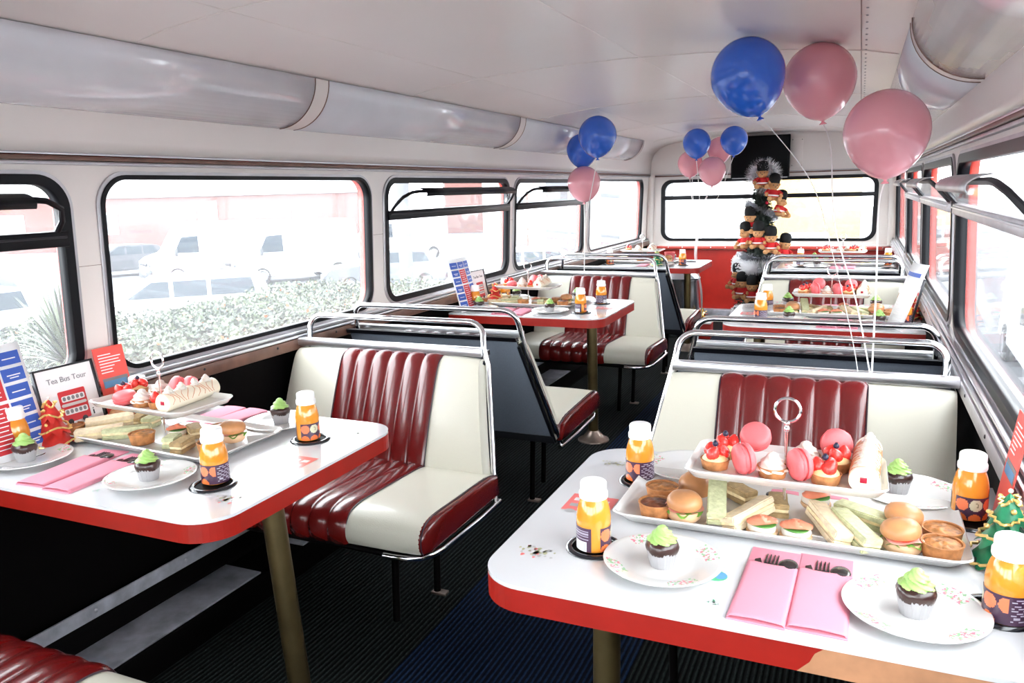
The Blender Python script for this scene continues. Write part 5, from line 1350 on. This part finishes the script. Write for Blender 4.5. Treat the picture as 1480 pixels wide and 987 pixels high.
vehicle('parked_car', 'pale silver car outside the nearest right window', 'car', (4.3, 8.2, GZ), D2(-90), 'van_white', 4.4, 1.75, CP, CW, (.8, 3.5), .31, 'parked cars', car_extra)
# buildings
def building(name, label, c, d, wallm, wins=(), rz=0., fascia=None, winm='white_wall'):
    root = thing(name, label, 'building', (c[0], c[1], GZ), rz)
    g = G(); g.box((0, 0, d[2]/2), d, wallm, .02); g.build('wall', root)
    if fascia:
        g = G(); g.box((0, 0, d[2]+fascia/2), (d[0]+.4, d[1]+.4, fascia), 'white_wall', .03); g.build('roof', root)
    for x, z, w_, h in wins:
        g = G(); g.box((x, -d[1]/2-.03, z), (w_, .12, h), winm, .02); f = g.build('window', root)
        g = G(); g.box((x, -d[1]/2-.10, z), (w_*.84, .02, h*.84), 'grey_wall' if winm == 'white_wall' else 'car_glass'); g.build('pane', f)
    return root
building('brick_building', 'low red brick building behind the parked vans', (-50, 46, 0), (34, 8, 3.7), 'brick_far', [(-9, 1.9, 1.6, 1.6), (-3, 1.9, 1.6, 1.6), (4, 1.9, 1.4, 2.8), (11, 1.9, 1.6, 1.6)], D2(42), 2.6)
building('brick_building', 'red brick building with a yellow end, beyond the vans', (-27, 68, 0), (16, 8, 4.6), 'brick_far', [(-4, 2.2, 1.2, 1.6), (0, 2.2, 1.2, 1.6), (4, 2.2, 1.2, 1.6)], D2(30), 2.)
building('yellow_shed', 'yellow-fronted shed far behind the vans', (-22.5, 60, 0), (5, 3, 4.4), 'yellow_wall', [(0, 1.2, 2, 2.2)], D2(25), 1.2)
building('white_building', 'long pale building beyond the second left window', (-17, 52, 0), (12, 7, 5.5), 'white_wall', [(-4, 2.6, 1.8, 1.2), (0, 2.6, 1.8, 1.2), (4, 2.6, 1.8, 1.2)], D2(15), .5)
building('brick_building', 'sloping run of red brick beyond the third left window', (-10.5, 40, 0), (9, 5, 3.4), 'pink_far', [(-2.5, 2., 1.2, 1.4), (1.5, 2., 1.2, 1.4)], D2(10), .4)
building('grey_building', 'grey and white building with upright panels seen through the rear window', (-7.6, 33, 0), (8.5, 5, 6.6), 'white_wall', [(-3, 3, 1.1, 5), (-.8, 3, .9, 5), (1.2, 3, 1.1, 5), (3.2, 1.8, 1, 1.4)], D2(4), .4)
building('yellow_building', 'yellow block seen through the right of the rear window', (-.9, 33.5, 0), (3.6, 3, 4.6), 'yellow_wall', [(0, 1.0, 1.4, 1.2)], 0, .2)
building('pink_hoarding', 'pinkish red hoarding behind the right of the rear window', (3.2, 34, 0), (2.6, .6, 3.0), 'pink_far', [(0, 1.6, 1.2, 1.)], 0, .2)
building('red_kiosk', 'red and white street kiosk outside the right windows', (5.2, 22, 0), (1.4, 1.4, 3.2), 'pink_far', [(0, 1.8, .9, 1.2)], 0, .3)
building('pale_terrace', 'pale terrace across the road outside the right windows', (17, 22, 0), (40, 6, 9), 'white_wall', [(-14+4*i, z, 1.4, 1.8) for i in range(8) for z in (3, 6)], D2(-82), .6)
for x, y, lb in ((-12.5, 21.8, 'thick pale grey post beyond the second left window'), (-9.2, 29.0, 'pale grey post beyond the third left window')):
    r_ = thing('street_post', lb, 'post', (x, y, GZ)); g = G(); g.cyl((0, 0, 0), (0, 0, 7.5), .22, 'grey_wall', 16); g.build('shaft', r_); g = G(); g.box((0, 0, .15), (.7, .7, .3), 'grey_wall', .03); g.build('plinth', r_)
# hedge: one leafy mass on a bank
g = G(); q = random.Random(31)
def hz(x, y): return -.86+.20*noise.noise(Vector((x*.6, y*.6, 0)))+.13*noise.noise(Vector((x*1.9, y*1.9, 4)))
for i in range(36000):
    x = q.uniform(-12.6, -6.4); y = 3+q.random()**1.15*14
    z = hz(x, y)+q.uniform(-.16, .03)
    if q.random() < .25: x = -6.4+q.uniform(-.2, .1); z = q.uniform(GZ+.1, hz(x, y))
    d = Vector((q.uniform(-1, 1), q.uniform(-1, 1), q.uniform(-.2, 1))).normalized(); sd = d.orthogonal().normalized(); L = q.uniform(.055, .11); p = Vector((x, y, z))
    rr = q.random(); mm = 'leaf' if rr < .62 else ('leaf_pale' if rr < .985 else 'leaf_orange')
    g.add([p, p+d*L*.5+sd*L*.3, p+d*L, p+d*L*.5-sd*L*.3], [(0, 1, 2, 3)], mm)
g.grid(lambda u, v: Vector((-12.6+6.2*u, 3+14*v, hz(-12.6+6.2*u, 3+14*v)-.17)), 40, 120, 'leaf'); g.box((-9.5, 10, GZ+.5), (6.2, 14, 1.), 'bark'); tag(g.build('hedge', smooth=0), 'broad leafy hedge with a few orange leaves below the left windows', 'hedge', kind='stuff')
# spiky plant
def spiky(loc, lb, seed):
    r_ = thing('spiky_plant', lb, 'plant', loc); q = random.Random(seed); g = G()
    for i in range(170):
        a = q.uniform(0, 2*PI); L = q.uniform(.9, 1.5); e = q.uniform(.5, 1.45); w_ = q.uniform(.018, .032); pts = []
        for j in range(8):
            t = j/7; r = L*t*math.cos(e); z = L*t*math.sin(e)-.55*L*t*t*(1.5-e)*.8; pts.append(Vector((r*math.cos(a), r*math.sin(a), z)))
        sd = Vector((-math.sin(a), math.cos(a), 0)); vs = []
        for j, p in enumerate(pts): ww = w_*(1-(j/7)**2)+.001; vs += [p-sd*ww, p+sd*ww]
        g.add(vs, [(2*j, 2*j+1, 2*j+3, 2*j+2) for j in range(7)], 'leaf_pale' if q.random() < .6 else 'leaf')
    g.build('leaves', r_, smooth=60); g = G(); g.cyl((0, 0, -.8), (0, 0, .1), .06, 'bark', 8); g.build('stem', r_)
spiky((-9.3, 7.4, -.95), 'large pale green spiky plant outside the left window with the vent', 8); spiky((-10.6, 6.2, -1.0), 'second spiky plant half hidden at the left edge of the photo', 12)
